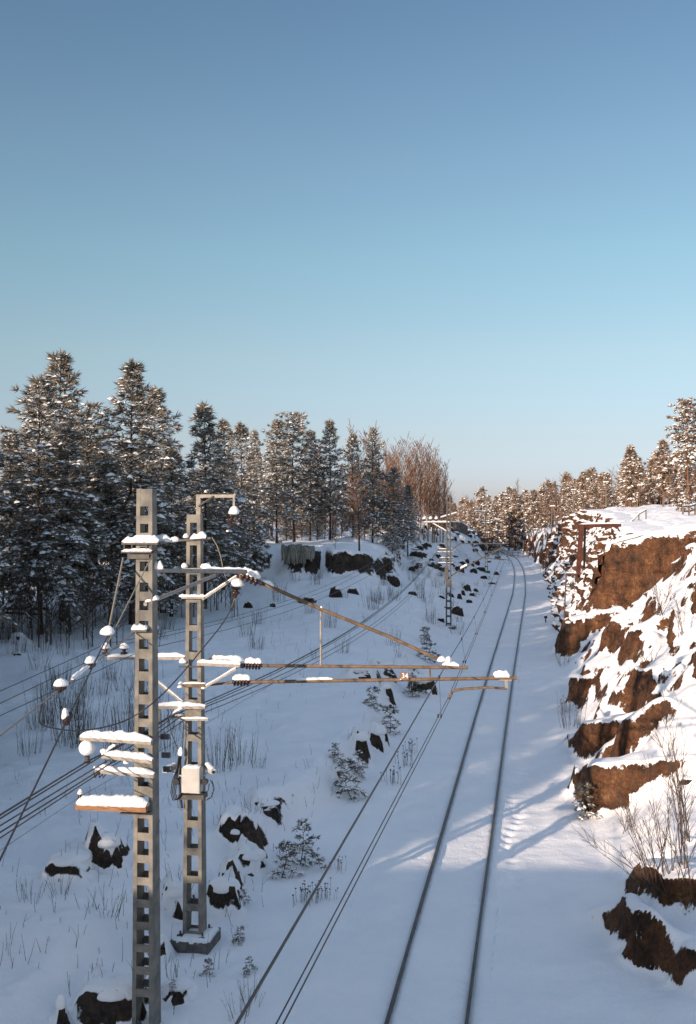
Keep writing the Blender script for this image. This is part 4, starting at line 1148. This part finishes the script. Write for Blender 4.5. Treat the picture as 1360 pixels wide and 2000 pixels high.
# deeper rows of the same wood
rr = random.Random(5)
for i in range(48):
    px = rr.uniform(-120, 760); d = rr.uniform(98, 175) if px < 430 else rr.uniform(118, 185)
    lim = np.interp(px, [-120, 0, 100, 200, 330, 350, 400, 500, 700, 760], [900, 900, 830, 850, 880, 930, 880, 870, 880, 900])
    plant_px('pine_tree', PINES[rr.randint(0, 6)], px, lim + rr.uniform(0, 40), d, 'snowy pine in the deep rows of the left wood, partly hidden by nearer pines', 'pine tree', 'pines deep in the left wood', 1.0)
for i in range(16):
    px = rr.uniform(-60, 470); d = rr.uniform(170, 230)
    plant_px('bare_tree', BIRCH[i % 3], px, rr.uniform(890, 950), d, 'bare brown tree seen through the gaps behind the left wood', 'bare tree', 'bare trees behind the left wood')
# bare trees of the middle
bt = [(690, 835, 126), (712, 848, 130), (735, 838, 136), (752, 866, 145), (768, 872, 150), (785, 866, 152), (796, 858, 155), (808, 868, 158), (818, 862, 160), (828, 872, 164),
      (836, 868, 166), (845, 880, 170), (853, 896, 174), (860, 905, 178), (866, 930, 184), (872, 950, 190), (776, 880, 165), (803, 882, 172), (840, 905, 185), (822, 890, 176)] + [(rr.uniform(690, 868), rr.uniform(885, 930), rr.uniform(150, 200)) for _ in range(20)]
for i, (px, yt, d) in enumerate(bt):
    plant_px('birch_tree', BIRCH[i % 2], px, yt, d, 'tall bare birch in the sunlit russet stand left of where the track bends', 'birch', 'bare birches in the middle', 1.0)
plant_px('bare_tree', BIRCH[2], 702, 925, 103, 'bare dark tree with snow-lined spreading branches at the foot of the ledge', 'bare tree', None, 1.3)
plant_px('bare_tree', THICK[2], 655, 1035, 104, 'small bare sapling on the brink of the rock ledge', 'bare tree', None, 1.4)
for i in range(16):
    px = rr.uniform(490, 770); d = rr.uniform(112, 150)
    plant_px('young_pine', PINES[4], px, rr.uniform(985, 1015), d, 'low young pine filling the gaps between the trunks on the rock ledge', 'young pine', 'young pines on the ledge', 1.2)
for i in range(22):
    plant_px('bare_tree', BIRCH[i % 3], rr.uniform(480, 780), rr.uniform(920, 975), rr.uniform(135, 200), 'russet bare tree far back between the pine trunks above the ledge', 'bare tree', 'russet trees deep behind the ledge')
for i, (px, d) in enumerate(((530, 116), (560, 122), (590, 119), (620, 126), (650, 122), (668, 118), (605, 130), (545, 128), (635, 132))):
    plant_px('bare_tree', BIRCH[2], px, rr.uniform(945, 985), d, 'thin russet bare tree among the pine trunks on the rock ledge', 'bare tree', 'russet undergrowth trees on the ledge')
# dark thicket under the left wood
for i in range(170):
    px = rr.uniform(-20, 470); d = rr.uniform(60, 98)
    if px > 300 and d < 78: d = rr.uniform(78, 98)
    x = (px - 680) * d / F
    plant('bare_sapling', THICK[i % 3], x, d, rr.uniform(2.2, 6.0), 'thin dark bare sapling in the thicket under the left pines', 'sapling', 'dark saplings under the left wood', .05)

# far wood on the right
topx = [870, 885, 930, 955, 1000, 1030, 1060, 1080, 1110, 1150, 1185, 1205, 1230, 1255, 1275, 1300, 1330, 1400]
topy = [968, 972, 955, 958, 944, 940, 932, 938, 925, 915, 905, 908, 878, 900, 892, 868, 880, 850]
rr = random.Random(9)
for i in range(150):
    px = rr.uniform(872, 1390); row = rr.random()
    dm = np.interp(px, [872, 1000, 1100, 1200, 1390], [300, 285, 250, 200, 150])
    d = dm * (.82 + .4 * row)
    yt = np.interp(px, topx, topy) + rr.uniform(-4, 16) + (1 - row) * 26
    if rr.random() < .55:
        plant_px('pine_tree', FARP[rr.randint(0, 3)], px, yt, d, 'snow-dusted pine in the sunlit far wood beyond the right rock wall', 'pine tree', 'pines of the far right wood', 1.0)
    else:
        plant_px('bare_tree', BIRCH[rr.randint(0, 2)], px, yt + rr.uniform(-6, 4), d, 'bare russet tree in the sunlit far wood beyond the right rock wall', 'bare tree', 'bare trees of the far right wood')
plant_px('pine_tree', TALL, 1346, 783, 125, 'tall pine with a bare orange trunk at the right edge, highest on the right', 'pine tree')
plant_px('pine_tree', FARP[1], 1232, 872, 150, 'round snowy pine standing above its neighbours right of the middle of the right wood', 'pine tree')
plant_px('pine_tree', FARP[0], 1295, 862, 140, 'snowy pine close left of the tall orange-trunked pine', 'pine tree')
plant_px('spruce_sapling', FARP[3], 1330, 915, 105, 'low bush of thick snow pillows under the tall orange-trunked pine', 'young spruce')

# pines beyond the left edge and behind the bridge: they throw the broken shade over the field and the track
rr = random.Random(3)
placed = []; n_near = 0
def shadow_run(x, y):
    """distance the shadow runs before it meets the foot of the right cliff, and where"""
    s_ = np.arange(10, 140, .5); xx = x + s_ * math.sin(math.radians(40)); yy = y + s_ * math.cos(math.radians(40))
    k = np.nonzero(xx > xc(yy) + 4.2)[0]
    return (s_[k[0]], yy[k[0]]) if len(k) else (140, 200)
for i in range(3000):
    if len(placed) > 125: break
    x = -rr.uniform(14, 44); y = rr.uniform(-34, 70)
    if x > -.36 * y - 2.2 and y > -2: continue
    if x > -33 and -13.5 < y < 3: continue                       # the bridge stands here
    s_, yc = shadow_run(x, y)
    if yc < 37: continue
    hs = np.interp(yc, [29, 33, 38, 45, 60, 75, 100, 150], [-1.6, -.9, -.2, .4, 1.4, 3.5, 6, 7])
    h = min(hs + .231 * s_, 16) - 1.2
    if h < 4.5: continue
    if any((x - a) ** 2 + (y - b) ** 2 < (1.7 + h * .11) ** 2 for a, b in placed): continue
    if yc < 56:
        if n_near >= 15: continue
        n_near += 1
    placed.append((x, y))
    plant('pine_tree', PINES[rr.randint(0, 6)], x, y, h * rr.uniform(.88, 1.06), 'pine standing left of the bridge beyond the edge of the view', 'pine tree', 'pines outside the view on the left', .1)
# saplings near the track
SAPL = [make_pine(41, 1.6, .06, .62, cone, 10, 1.9, .20, .5, PB, .02, .9, .07), make_pine(42, 1.2, .05, .5, cone, 10, 1.9, .18, .5, PB, .018, .9, .07), make_pine(43, 1.4, .05, .6, full, 10, 1.9, .20, .5, PB, .018, .9, .07)]
saps = [(586, 1690, 78, 'young snowy pine with a bare leader shoot, alone beside the cables near the lower middle'), (550, 1715, 62, 'smaller sapling leaning at the left of the young pine by the lower middle'),
        (688, 1562, 70, 'bushy young pine drooping over the bank edge left of the contact wires'), (697, 1512, 42, 'thin sapling just above the bushy one at the bank edge'),
        (762, 1432, 50, 'dark young pine on the bank edge above the bare rock patch'), (733, 1385, 40, 'thin snowy sapling above and left of the dark young pine'),
        (806, 1362, 40, 'low sapling at the foot of the number plate'), (1150, 1600, 62, 'young pine at the foot of the big sunlit rock face'),
        (655, 1490, 34, 'bent thin sapling left of the bushy bank pine'), (485, 1900, 30, 'tiny sapling poking through the snow low in the foreground'),
        (402, 1905, 30, 'tiny sapling in front of the concrete block'), (472, 1838, 28, 'tiny sapling right of the concrete block'),
        (830, 1290, 46, 'dark slim sapling beside the tip of the cantilever'), (830, 1258, 30, 'small sapling higher up the bank behind the cantilever tip'),
        (478, 1765, 24, 'tiny two-armed sapling right of the rock shelf'), (340, 1950, 20, 'tiny stem at the foot of the front mast')]
for i, (px, py, hp, lab) in enumerate(saps):
    g = G(px, py); plant('pine_sapling', SAPL[i % 3], g.x, g.y, hp * g.y / F * 1.05, lab, 'sapling', None, .03)

# dry stems standing in the snow
def make_stems(seed, n, R, h, fan, r, heads=False):
    rr = random.Random(seed); mb = MB()
    for i in range(n):
        a = rr.uniform(0, 6.28); q = R * rr.random() ** .6; hh = h * rr.uniform(.45, 1.1)
        b = Vector((q * math.cos(a), q * math.sin(a), -.05)); f = fan * rr.uniform(.3, 1.2)
        t = b + Vector((math.cos(a) * f + rr.uniform(-.1, .1), math.sin(a) * f + rr.uniform(-.1, .1), 1)) * hh
        m = (b + t) / 2 + Vector((rr.uniform(-.04, .04), rr.uniform(-.04, .04), 0)) * hh
        mb.tube([b, m, t], [r, r * .8, r * .4], 3)
        for k in range(rr.randint(0, 3)):
            c = b + (t - b) * rr.uniform(.4, .95); e = c + Vector((rr.uniform(-.3, .3), rr.uniform(-.3, .3), .35)) * hh * .35
            mb.tube([c, e], [r * .6, r * .3], 3)
        if heads: mb.blob(t, r * 4, r * 4, r * 3, i, 1, .3, n=5, m=4)
    me = bpy.data.meshes.new('dry_shrub'); me.from_pydata(mb.v, [], mb.f); me.materials.append(M['darktwig'])
    return me
STEM = [make_stems(1, 22, .55, 1.5, .22, .0085), make_stems(2, 16, .5, 1.2, .35, .0085), make_stems(3, 26, .7, 1.9, .15, .0095), make_stems(4, 14, .45, .75, .1, .009, True)]
def shrub(k, x, y, s, label, group=None, cat='dry shrub'):
    o = bpy.data.objects.new('dry_shrub', STEM[k]); COL.objects.link(o)
    o.location = (x, y, Hs(x, y)); o.scale = (s, s, s); o.rotation_euler = (0, 0, random.uniform(0, 6.28)); tag(o, label, cat, group)
shr = [(470, 1490, 1, 'tall fan of dry stems right of the pale cabinet', 0), (510, 1420, 0, 'dense clump of dry stems under the lower cantilever tube', 2), (575, 1390, 0, 'second clump of dry stems under the lower cantilever tube, further right', 0),
       (430, 1500, .9, 'thin stems close behind the cabinet of the second mast', 2), (490, 1585, .5, 'low tangle of stems above the dark rock sliver', 1), (505, 1500, .5, 'small weeds below the tall fan of stems', 1),
       (615, 1760, .65, 'row of seed-headed weeds beside the carrier wire in the foreground', 3), (590, 1765, .7, 'seed-headed weeds at the left end of the foreground row', 3), (640, 1755, .6, 'seed-headed weeds at the right end of the foreground row', 3),
       (660, 1700, .55, 'seed-headed weeds above the foreground row', 3), (790, 1495, .9, 'weeds between the carrier wire and the contact wires in mid distance', 3), (765, 1530, .9, 'weeds below those between the wires in mid distance', 3),
       (800, 1470, .8, 'weeds above those between the wires in mid distance', 3), (1110, 1390, 1.0, 'dark weeds at the foot of the right cliff, middle distance', 3), (1118, 1420, 1.1, 'taller dry weeds against the foot of the right cliff', 0),
       (1100, 1300, 1.0, 'sparse weeds by the dark block at the cliff foot', 1), (215, 1790, .6, 'dark forked stem standing in the shaded snow left of the front mast', 1), (120, 1750, .5, 'faint stems below the snow mounds on the left', 1),
       (60, 1760, .5, 'faint stems at the lower left edge', 1), (490, 1960, .5, 'sparse stems beside the carrier wire at the bottom', 1), (470, 1990, .5, 'dark tuft at the bottom beside the carrier wire', 1)]
for px, py, s, lab, k in shr:
    g = G(px, py); shrub(k, g.x, g.y, s, lab)
rr = random.Random(17)
for i in range(95):
    zone = rr.random()
    if zone < .45: px, py, lab, gp = rr.uniform(0, 330), rr.uniform(1225, 1480), 'thin dry stems on the shaded slope below the left wood', 'dry stems on the left slope'
    elif zone < .8: px, py, lab, gp = rr.uniform(450, 860), rr.uniform(1120, 1290), 'thin dry stems in the white hollow before the rock ledge', 'dry stems before the ledge'
    else: px, py, lab, gp = rr.uniform(690, 880), rr.uniform(1090, 1180), 'brown brush on the far bank beside the third mast', 'brown brush on the far bank'
    g = G(px, py); shrub(rr.choice((0, 1, 2)), g.x, g.y, rr.uniform(.6, 1.2) * (1 if zone < .8 else .9), lab, gp)
for i in range(22):
    px, py = rr.uniform(860, 960), rr.uniform(1130, 1270)
    g = G(px, py)
    if g.x - xc(g.y) > -4.3: continue
    shrub(rr.choice((1, 3)), g.x, g.y, rr.uniform(.6, 1.1), 'brown weeds among the rocks between the third mast and the track', 'brown weeds by the third mast')

mb = MB(); rr = random.Random(23)
for i in range(1500):
    y = 20 + 75 * rr.random() ** 1.1; lo = -.36 * y; hi = float(xc(y)) - 4.8
    x = rr.uniform(lo, hi)
    if fbm(np.array([x / 5.]), np.array([y / 7.]), 55, 3)[0] < rr.uniform(-.45, .55): continue
    z = Hs(x, y); h = rr.uniform(.12, .55) * (1 if y < 40 else 1.4); b = Vector((x, y, z - .03)); t_ = b + Vector((rr.uniform(-.3, .3) * h, rr.uniform(-.3, .3) * h, h))
    mb.tube([b, (b + t_) / 2 + Vector((rr.uniform(-.05, .05), 0, 0)) * h, t_], [.006, .005, .003], 3)
    if rr.random() < .35: mb.tube([b + (t_ - b) * .5, t_ + Vector((rr.uniform(-.4, .4), rr.uniform(-.2, .2), -.1)) * h], [.004, .002], 3)
o = mb.build('dry_grass', M['darktwig']); tag(o, 'scattered dry grass stems poking through the snow of the left field', 'dry grass', None, 'stuff')

# bare bushes and saplings on the right slope
def make_bush(seed, n, h, fan, r, dirb=(0, 0)):
    rr = random.Random(seed); mb = MB()
    for i in range(n):
        a = rr.uniform(0, 6.28); f = fan * rr.uniform(.25, 1.1); L = h * rr.uniform(.6, 1.1)
        d = Vector((math.cos(a) * f + dirb[0], math.sin(a) * f + dirb[1], 1)).normalized()
        b = Vector((rr.uniform(-.2, .2), rr.uniform(-.2, .2), -.1)); pts = [b]; dd = d.copy()
        for s in range(6):
            dd = (dd + Vector((rr.uniform(-.13, .13), rr.uniform(-.13, .13), -.02))).normalized(); pts.append(pts[-1] + dd * L / 6)
        mb.tube(pts, [r * (1 - .14 * s) for s in range(7)], 4)
        for k in range(9):
            s = rr.randint(1, 5); c = pts[s] + (pts[s + 1] - pts[s]) * rr.random()
            e = (dd + Vector((rr.uniform(-.8, .8), rr.uniform(-.8, .8), rr.uniform(-.1, .6)))).normalized(); l = L * rr.uniform(.12, .32)
            m = c + e * l * .5 + Vector((0, 0, .03)); mb.tube([c, m, c + e * l], [r * .45, r * .35, r * .2], 3)
            for q in range(2):
                c2 = c + (m - c) * rr.random() * 1.6; e2 = (e + Vector((rr.uniform(-.9, .9), rr.uniform(-.9, .9), .1))).normalized()
                mb.tube([c2, c2 + e2 * l * .4], [r * .25, r * .15], 3)
    me = bpy.data.meshes.new('bare_bush'); me.from_pydata(mb.v, [], mb.f); me.materials.append(M['darktwig'])
    me.polygons.foreach_set('use_smooth', [True] * len(mb.f)); return me
def bush(px, py, me, label, rz=0, s=1):
    g = G(px, py); o = bpy.data.objects.new('bare_bush', me); COL.objects.link(o); o.location = (g.x, g.y, g.z); o.rotation_euler = (0, 0, rz); o.scale = (s, s, s); tag(o, label, 'bush')
bush(1285, 1745, make_bush(1, 11, 2.6, .55, .013, (-.55, .1)), 'large bare bush fanning left over the snow beside the right rocks')
bush(1300, 1700, make_bush(2, 7, 2.8, .35, .013, (-.1, .1)), 'upright bare bush rooted just above the large fanning one')
bush(1332, 1690, make_bush(3, 4, 4.2, .14, .017, (-.06, 0)), 'tall slender bare saplings at the right edge before the sunlit rock')
bush(1352, 1640, make_bush(4, 5, 3.6, .22, .015, (-.1, 0)), 'bare saplings cut by the right edge beside the tall slender ones')
bush(1335, 1740, make_bush(6, 5, 2.0, .3, .014, (-.1, 0)), 'low bare bush above the dark foreground rocks on the right')
bush(1225, 1625, make_bush(5, 8, 1.2, .5, .01), 'small twiggy bush at the base of the sunlit rock face')
bush(1290, 1210, make_bush(7, 9, 2.0, .6, .016), 'snowy bush on the ridge right of the brown rock wall')
bush(1330, 1240, make_bush(8, 6, 2.0, .5, .014), 'sparse bush on the sunlit slope at the right edge')
bush(1262, 1300, make_bush(9, 7, 1.2, .6, .012), 'small bush among stones on the right slope')
# ------------------------------------------------------------------ boulders
def boulder(g, rw, rh, dp, label, seed):
    """a rock bedded in the snow: only its broken front shows, a lip of snow hangs over it"""
    rr = random.Random(seed); n = 30; mm = 18
    t = empty('boulder', g, label, 'boulder')
    c = g + Vector((0, rw * .50 * dp, -.1 * rh)); sx, sy, sz = rw * 1.05, rw * .62 * dp, rh * 1.04
    cuts = []
    for _ in range(16):
        a = rr.uniform(0, 6.28); e = rr.uniform(-.3, .9)
        cuts.append((Vector((math.cos(a) * math.cos(e), math.sin(a) * math.cos(e), math.sin(e))), rr.uniform(.70, .98)))
    rock = MB(); vs = []; fs = []
    for i in range(mm + 1):
        th = PI * i / mm
        for j in range(n):
            p = 2 * PI * j / n
            d = Vector((math.sin(th) * math.cos(p), math.sin(th) * math.sin(p), math.cos(th))); r = 1.0
            for nrm, q in cuts:
                dt = d.dot(nrm)
                if dt > .05: r = min(r, q / dt)
            vs.append(c + Vector((d.x * sx * r, d.y * sy * r, d.z * sz * r * (1 if d.z > 0 else .4))))
    for i in range(mm):
        for j in range(n): fs.append((i * n + j, (i + 1) * n + j, (i + 1) * n + (j + 1) % n, i * n + (j + 1) % n))
    rock.add(vs, fs, 0, False); rock.build('rock', M['boulder'], t)
    fr_ = 1 if g.y < 62 else .72
    s = MB(); s.blob(g + Vector((rr.uniform(-.12, .12) * rw, rw * .72 * dp, rh * (.80 if fr_ == 1 else .72))), rw * .98 * fr_, rw * .70 * dp * fr_, rh * .34 * fr_, seed, .5, .12, n=20, m=10)
    s.build('snow_cap', M['snow'], t)
    return t
for i, (g, rw, rh, dp, lab) in enumerate(BPOS): boulder(g, rw, rh, dp, lab, 100 + i)
rr = random.Random(77)
for i in range(60):      # broken rock strewn over the far bank
    px = rr.uniform(800, 965); py = rr.uniform(1036, 1118)
    g = G(px, py)
    if g.x - xc(g.y) > -5.2 or g.y > 235 or g.y < 92: continue
    t = boulder(g, rr.uniform(.3, 1.1), rr.uniform(.3, .85), 1.0, 'dark rock among those strewn over the snowy far bank behind the third mast', 300 + i)
    t['group'] = 'rocks strewn over the far bank'

# ------------------------------------------------------------------ things on the right wall
D_ = 76
t = empty('steel_frame', P(1130, 1120, D_), 'rust-red steel frame on the right rock wall: one tall post and a snow-topped beam', 'steel frame')
mb = MB(); mb.beam(P(1129, 1128, D_), P(1136, 1024, D_), .30, .34, (0, 1, 0)); mb.build('post', M['redsteel'], t)
mb = MB(); mb.beam(P(1131, 1027, D_), P(1212, 1026, D_ + .5), .3, .24); mb.build('beam', M['redsteel'], t)
mb = MB(); mb.ridge(P(1131, 1024, D_), P(1210, 1022, D_ + .5), .34, .1, 5); mb.build('snow_cap', M['snow'], t)
mb = MB(); mb.beam(P(1141, 1110, D_ + .4), P(1143, 1030, D_ + .4), .12, .2, (0, 1, 0)); mb.build('rear_post', M['darksteel'], t)
D_ = 75
t = empty('ladder_frame', P(1103, 1228, D_), 'thin black steel frame with rungs and a long leg, left of the rust-red frame', 'steel frame')
mb = MB(); mb.tube([P(1101, 1232, D_), P(1106, 1121, D_)], .055, 6); mb.build('long_leg', M['darksteel'], t)
mb = MB(); mb.tube([P(1106, 1121, D_), P(1127, 1121, D_)], .05, 6); mb.build('top_bar', M['darksteel'], t)
mb = MB(); mb.tube([P(1124, 1121, D_), P(1124, 1138, D_)], .03, 6); mb.tube([P(1127, 1121, D_), P(1127, 1138, D_)], .03, 6); mb.build('short_leg', M['darksteel'], t)
for y in (1141, 1146):
    mb = MB(); mb.tube([P(1106, y, D_), P(1124, y, D_)], .045, 6); mb.build('rung', M['darksteel'], t)
mb = MB(); mb.ridge(P(1106, 1119, D_), P(1126, 1119, D_), .16, .07, 5); mb.build('snow_cap', M['snow'], t)
for (px, py, px2, py2, r, lab) in ((0, 1186, 96, 1190, .2, 'snow-covered fallen trunk lying under the pines at the left edge'), (0, 1197, 75, 1204, .12, 'thinner fallen trunk just below the larger one at the left edge'), (175, 1195, 265, 1140, .11, 'fallen trunk slanting up between the stems left of the front mast')):
    a = G(px, py + 12) + ZZ * .5; b = G(px2, py2 + 12) + ZZ * (.5 if px < 100 else 1.6); b.y = a.y + (b.y - a.y) * .5
    t = empty('fallen_trunk', a, lab, 'log'); mb = MB(); mb.tube([a, b], [r, r * .7], 8); mb.build('log', M['bark'], t)
    mb = MB(); mb.ridge(a + ZZ * r * .8, b + ZZ * r * .6, r * 2.2, r * .9, 3); mb.build('snow_cap', M['snow'], t)
# frozen seep on the ledge
rr = random.Random(8); xs_ = np.linspace(553, 612, 15); g0 = G(585, 1108)
t = empty('ice_curtain', g0, 'pale streaked curtain of ice hanging down the rock ledge on the left', 'ice')
mb = MB()
for k, px in enumerate(xs_):
    d = g0.y + .2 + .25 * math.sin(k); a = P(px, 1066 + rr.uniform(-2, 3), d); b = P(px + rr.uniform(-1, 1), 1104 - abs(k - 5) * 1.2 + rr.uniform(-5, 5), d - .3)
    mb.tube([a + Vector((0, .4, 0)), a, (a + b) / 2 + Vector((0, -.1, 0)), b], [.1, .2, .22, .12], 7)
mb.build('ice', M['ice'], t)
# little marker by the track
g = G(1066, 1216); t = empty('marker_post', g, 'short black marker post standing in the snow right of the track', 'post')
mb = MB(); mb.tube([g - ZZ * .2, g + ZZ * .55], .06, 8); mb.box(g + ZZ * .5, (1, 0, 0), (0, 1, 0), .26, .2, .2); mb.build('post', M['black'], t); lump(t, g + ZZ * .62, .16, .13, .1, 3)

# fences
def fence(pxs, D0, D1, ytop, h, label, rails, mat, snow=True, thick=.06):
    a = None; n = len(pxs); pts = []
    for i, px in enumerate(pxs):
        d = D0 + (D1 - D0) * i / (n - 1); x = (px - 680) * d / F; pts.append(Vector((x, d, Hs(x, d))))
    t = empty('fence', pts[0], label, 'fence')
    for p in pts:
        mb = MB(); mb.beam(p - ZZ * .3, p + ZZ * h, thick * 1.4, thick * 1.4, (0, 1, 0)); mb.build('post', M[mat], t)
    for f in rails:
        for p, q in zip(pts[:-1], pts[1:]):
            mb = MB(); mb.beam(p + ZZ * h * f, q + ZZ * h * f, thick, thick * 1.6); o = mb.build('rail', M[mat], t)
            if snow and f == max(rails):
                s = MB(); s.ridge(p + ZZ * (h * f + thick), q + ZZ * (h * f + thick), thick * 2.5, .09, 4); s.build('snow_cap', M['snow'], o)
    return t
fence([992, 1002, 1012, 1022, 1032, 1042, 1052], 228, 215, 0, 1.3, 'far low fence on the plateau above the bend of the track', (.35, .95), 'greywood', True, .08)
fence([1212, 1224, 1236, 1248, 1262], 96, 98, 0, 1.0, 'snow-topped timber rail fence on the right skyline, left section', (.95,), 'greywood', True, .07)
fence([1334, 1346, 1358, 1372], 92, 94, 0, 1.0, 'snow-topped timber rail fence under the tall pine at the right edge', (.5, .95), 'greywood', True, .1)
# poles
for (px, yt, yb, d, lab) in ((1077, 988, 1022, 168, 'two-legged pale pole with a short crossbar at the far cliff corner'), (1120, 956, 986, 185, 'tall pole with a crossbar above the right rock wall'), (1184, 941, 970, 170, 'pole with a snow-topped crossbar in front of the right wood')):
    b = P(px, yb, d); tp = P(px + (2 if d == 168 else 0), yt, d); t = empty('utility_pole', b, lab, 'pole', None)
    mb = MB(); mb.tube([b - ZZ * 1.5, tp], [.13, .09], 8); mb.build('pole', M['greywood'], t)
    if d == 168:
        mb = MB(); mb.tube([b - ZZ * 1.5 + Vector((.9, 0, 0)), tp + Vector((.2, 0, 0))], [.1, .08], 8); mb.build('brace_pole', M['greywood'], t)
    mb = MB(); mb.beam(tp - Vector((.5, 0, .1)), tp + Vector((.5, 0, -.1)), .1, .1); cbx = mb.build('crossbar', M['greywood'], t)
    mb = MB(); mb.ridge(tp - Vector((.5, 0, .05)), tp + Vector((.5, 0, -.05)), .16, .14, 4); mb.build('snow_cap', M['snow'], cbx)
# low wall on top of the far bank
d = 205
pp = [P(838, 1020, d), P(880, 1019, d + 1), P(902, 1020, d + 2), P(914, 1028, d + 3)]
t = empty('retaining_wall', pp[1], 'low dark stone wall with a sloping end on top of the far bank', 'wall')
mb = MB()
for a, b in zip(pp[:-1], pp[1:]):
    za, zb_ = min(a.z - .6, max(Hs(a.x, a.y) - .3, a.z - 2)), min(b.z - .6, max(Hs(b.x, b.y) - .3, b.z - 2))
    n = Vector((0, .35, 0))
    mb.hexa([Vector((a.x, a.y, za)), Vector((b.x, b.y, zb_)), Vector((b.x, b.y, zb_)) + n, Vector((a.x, a.y, za)) + n, a, b, b + n, a + n])
mb.build('wall', M['concrete'], t)
mb = MB()
for a, b in zip(pp[:-1], pp[1:]): mb.ridge(a + Vector((0, .17, 0)), b + Vector((0, .17, 0)), .5, .16, 4)
mb.build('snow_cap', M['snow'], t)

# the road bridge the view is taken from (it shades the foreground)
t = empty('road_bridge', (0, -4, 8.2), 'concrete road bridge over the cutting, under the viewpoint', 'bridge')
mb = MB(); mb.beam(Vector((-31, -5.0, 7.95)), Vector((45, -5.0, 7.95)), 10.0, .9); mb.build('deck', M['deck'], t)
for y in (.05, -10.05):
    mb = MB(); mb.beam(Vector((-31, y - .1, 8.5)), Vector((45, y - .1, 8.5)), .2, .25); o = mb.build('kerb', M['deck'], t)
mb = MB()
for x in np.arange(-31, 45, 2.0): mb.tube([Vector((x, -10.1, 8.6)), Vector((x, -10.1, 9.7))], .03, 5)
mb.tube([Vector((-31, -10.1, 9.7)), Vector((45, -10.1, 9.7))], .03, 6); mb.build('railing', M['darksteel'], t)
for x in (-9, 8):
    mb = MB(); mb.beam(Vector((x, -5, -1)), Vector((x, -5, 7.7)), 1.0, 8, (0, 1, 0)); mb.build('pier', M['deck'], t)

# ------------------------------------------------------------------ sky, sun, camera
SUN_AZ = math.radians(40); SUN_EL = math.radians(13)
w = bpy.data.worlds.new('World'); SC.world = w; w.use_nodes = True
wn = w.node_tree.nodes; wl = w.node_tree.links
sky = wn.new('ShaderNodeTexSky'); sky.sky_type = 'NISHITA'; sky.sun_disc = False
sky.sun_elevation = SUN_EL
# light travels towards (sin 40, cos 40): the sun stands at the opposite azimuth
sky.sun_rotation = math.atan2(-math.sin(SUN_AZ), -math.cos(SUN_AZ))
sky.air_density = 1.0; sky.dust_density = .6; sky.ozone_density = 1.6; sky.altitude = 50
# Nishita sky, cooler at the horizon; unseen zenith brightened to lift shaded snow
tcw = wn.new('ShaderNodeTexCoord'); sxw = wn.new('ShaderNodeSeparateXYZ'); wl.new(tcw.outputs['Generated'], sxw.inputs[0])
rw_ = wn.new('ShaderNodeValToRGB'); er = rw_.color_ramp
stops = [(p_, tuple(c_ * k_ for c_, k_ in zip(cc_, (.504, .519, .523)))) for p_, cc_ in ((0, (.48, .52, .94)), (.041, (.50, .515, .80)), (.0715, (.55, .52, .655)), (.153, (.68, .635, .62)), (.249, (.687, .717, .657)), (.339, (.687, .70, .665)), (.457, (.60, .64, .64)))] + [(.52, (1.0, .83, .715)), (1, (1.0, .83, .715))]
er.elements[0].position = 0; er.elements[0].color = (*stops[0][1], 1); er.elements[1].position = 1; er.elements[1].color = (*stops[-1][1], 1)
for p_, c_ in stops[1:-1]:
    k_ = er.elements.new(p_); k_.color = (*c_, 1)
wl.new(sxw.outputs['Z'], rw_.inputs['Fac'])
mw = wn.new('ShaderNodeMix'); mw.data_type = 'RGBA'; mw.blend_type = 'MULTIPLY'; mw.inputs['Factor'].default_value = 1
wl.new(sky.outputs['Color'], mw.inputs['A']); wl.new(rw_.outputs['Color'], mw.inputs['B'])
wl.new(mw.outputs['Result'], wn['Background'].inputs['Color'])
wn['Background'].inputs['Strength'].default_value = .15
sl = bpy.data.lights.new('sun', 'SUN'); sl.energy = 2.35; sl.angle = math.radians(.55); sl.color = (1, .78, .60)
so = bpy.data.objects.new('sun', sl); COL.objects.link(so)
dirv = Vector((math.sin(SUN_AZ) * math.cos(SUN_EL), math.cos(SUN_AZ) * math.cos(SUN_EL), -math.sin(SUN_EL)))
so.rotation_euler = dirv.to_track_quat('-Z', 'Y').to_euler()
cam = bpy.data.cameras.new('camera'); cam.lens = 35; cam.sensor_fit = 'VERTICAL'; cam.sensor_height = 36; cam.sensor_width = 24
cam.clip_end = 3000; cam.clip_start = .1
co = bpy.data.objects.new('camera', cam); COL.objects.link(co)
co.location = (0, 0, CAMZ); co.rotation_euler = (math.radians(90), 0, 0)
SC.camera = co
SC.render.resolution_x = 696; SC.render.resolution_y = 1024
vs_ = SC.view_settings
vs_.view_transform = 'Standard'; vs_.look = 'None'; vs_.exposure = 1.48; vs_.gamma = 1; vs_.use_curve_mapping = False
SC.cycles.max_bounces = 6
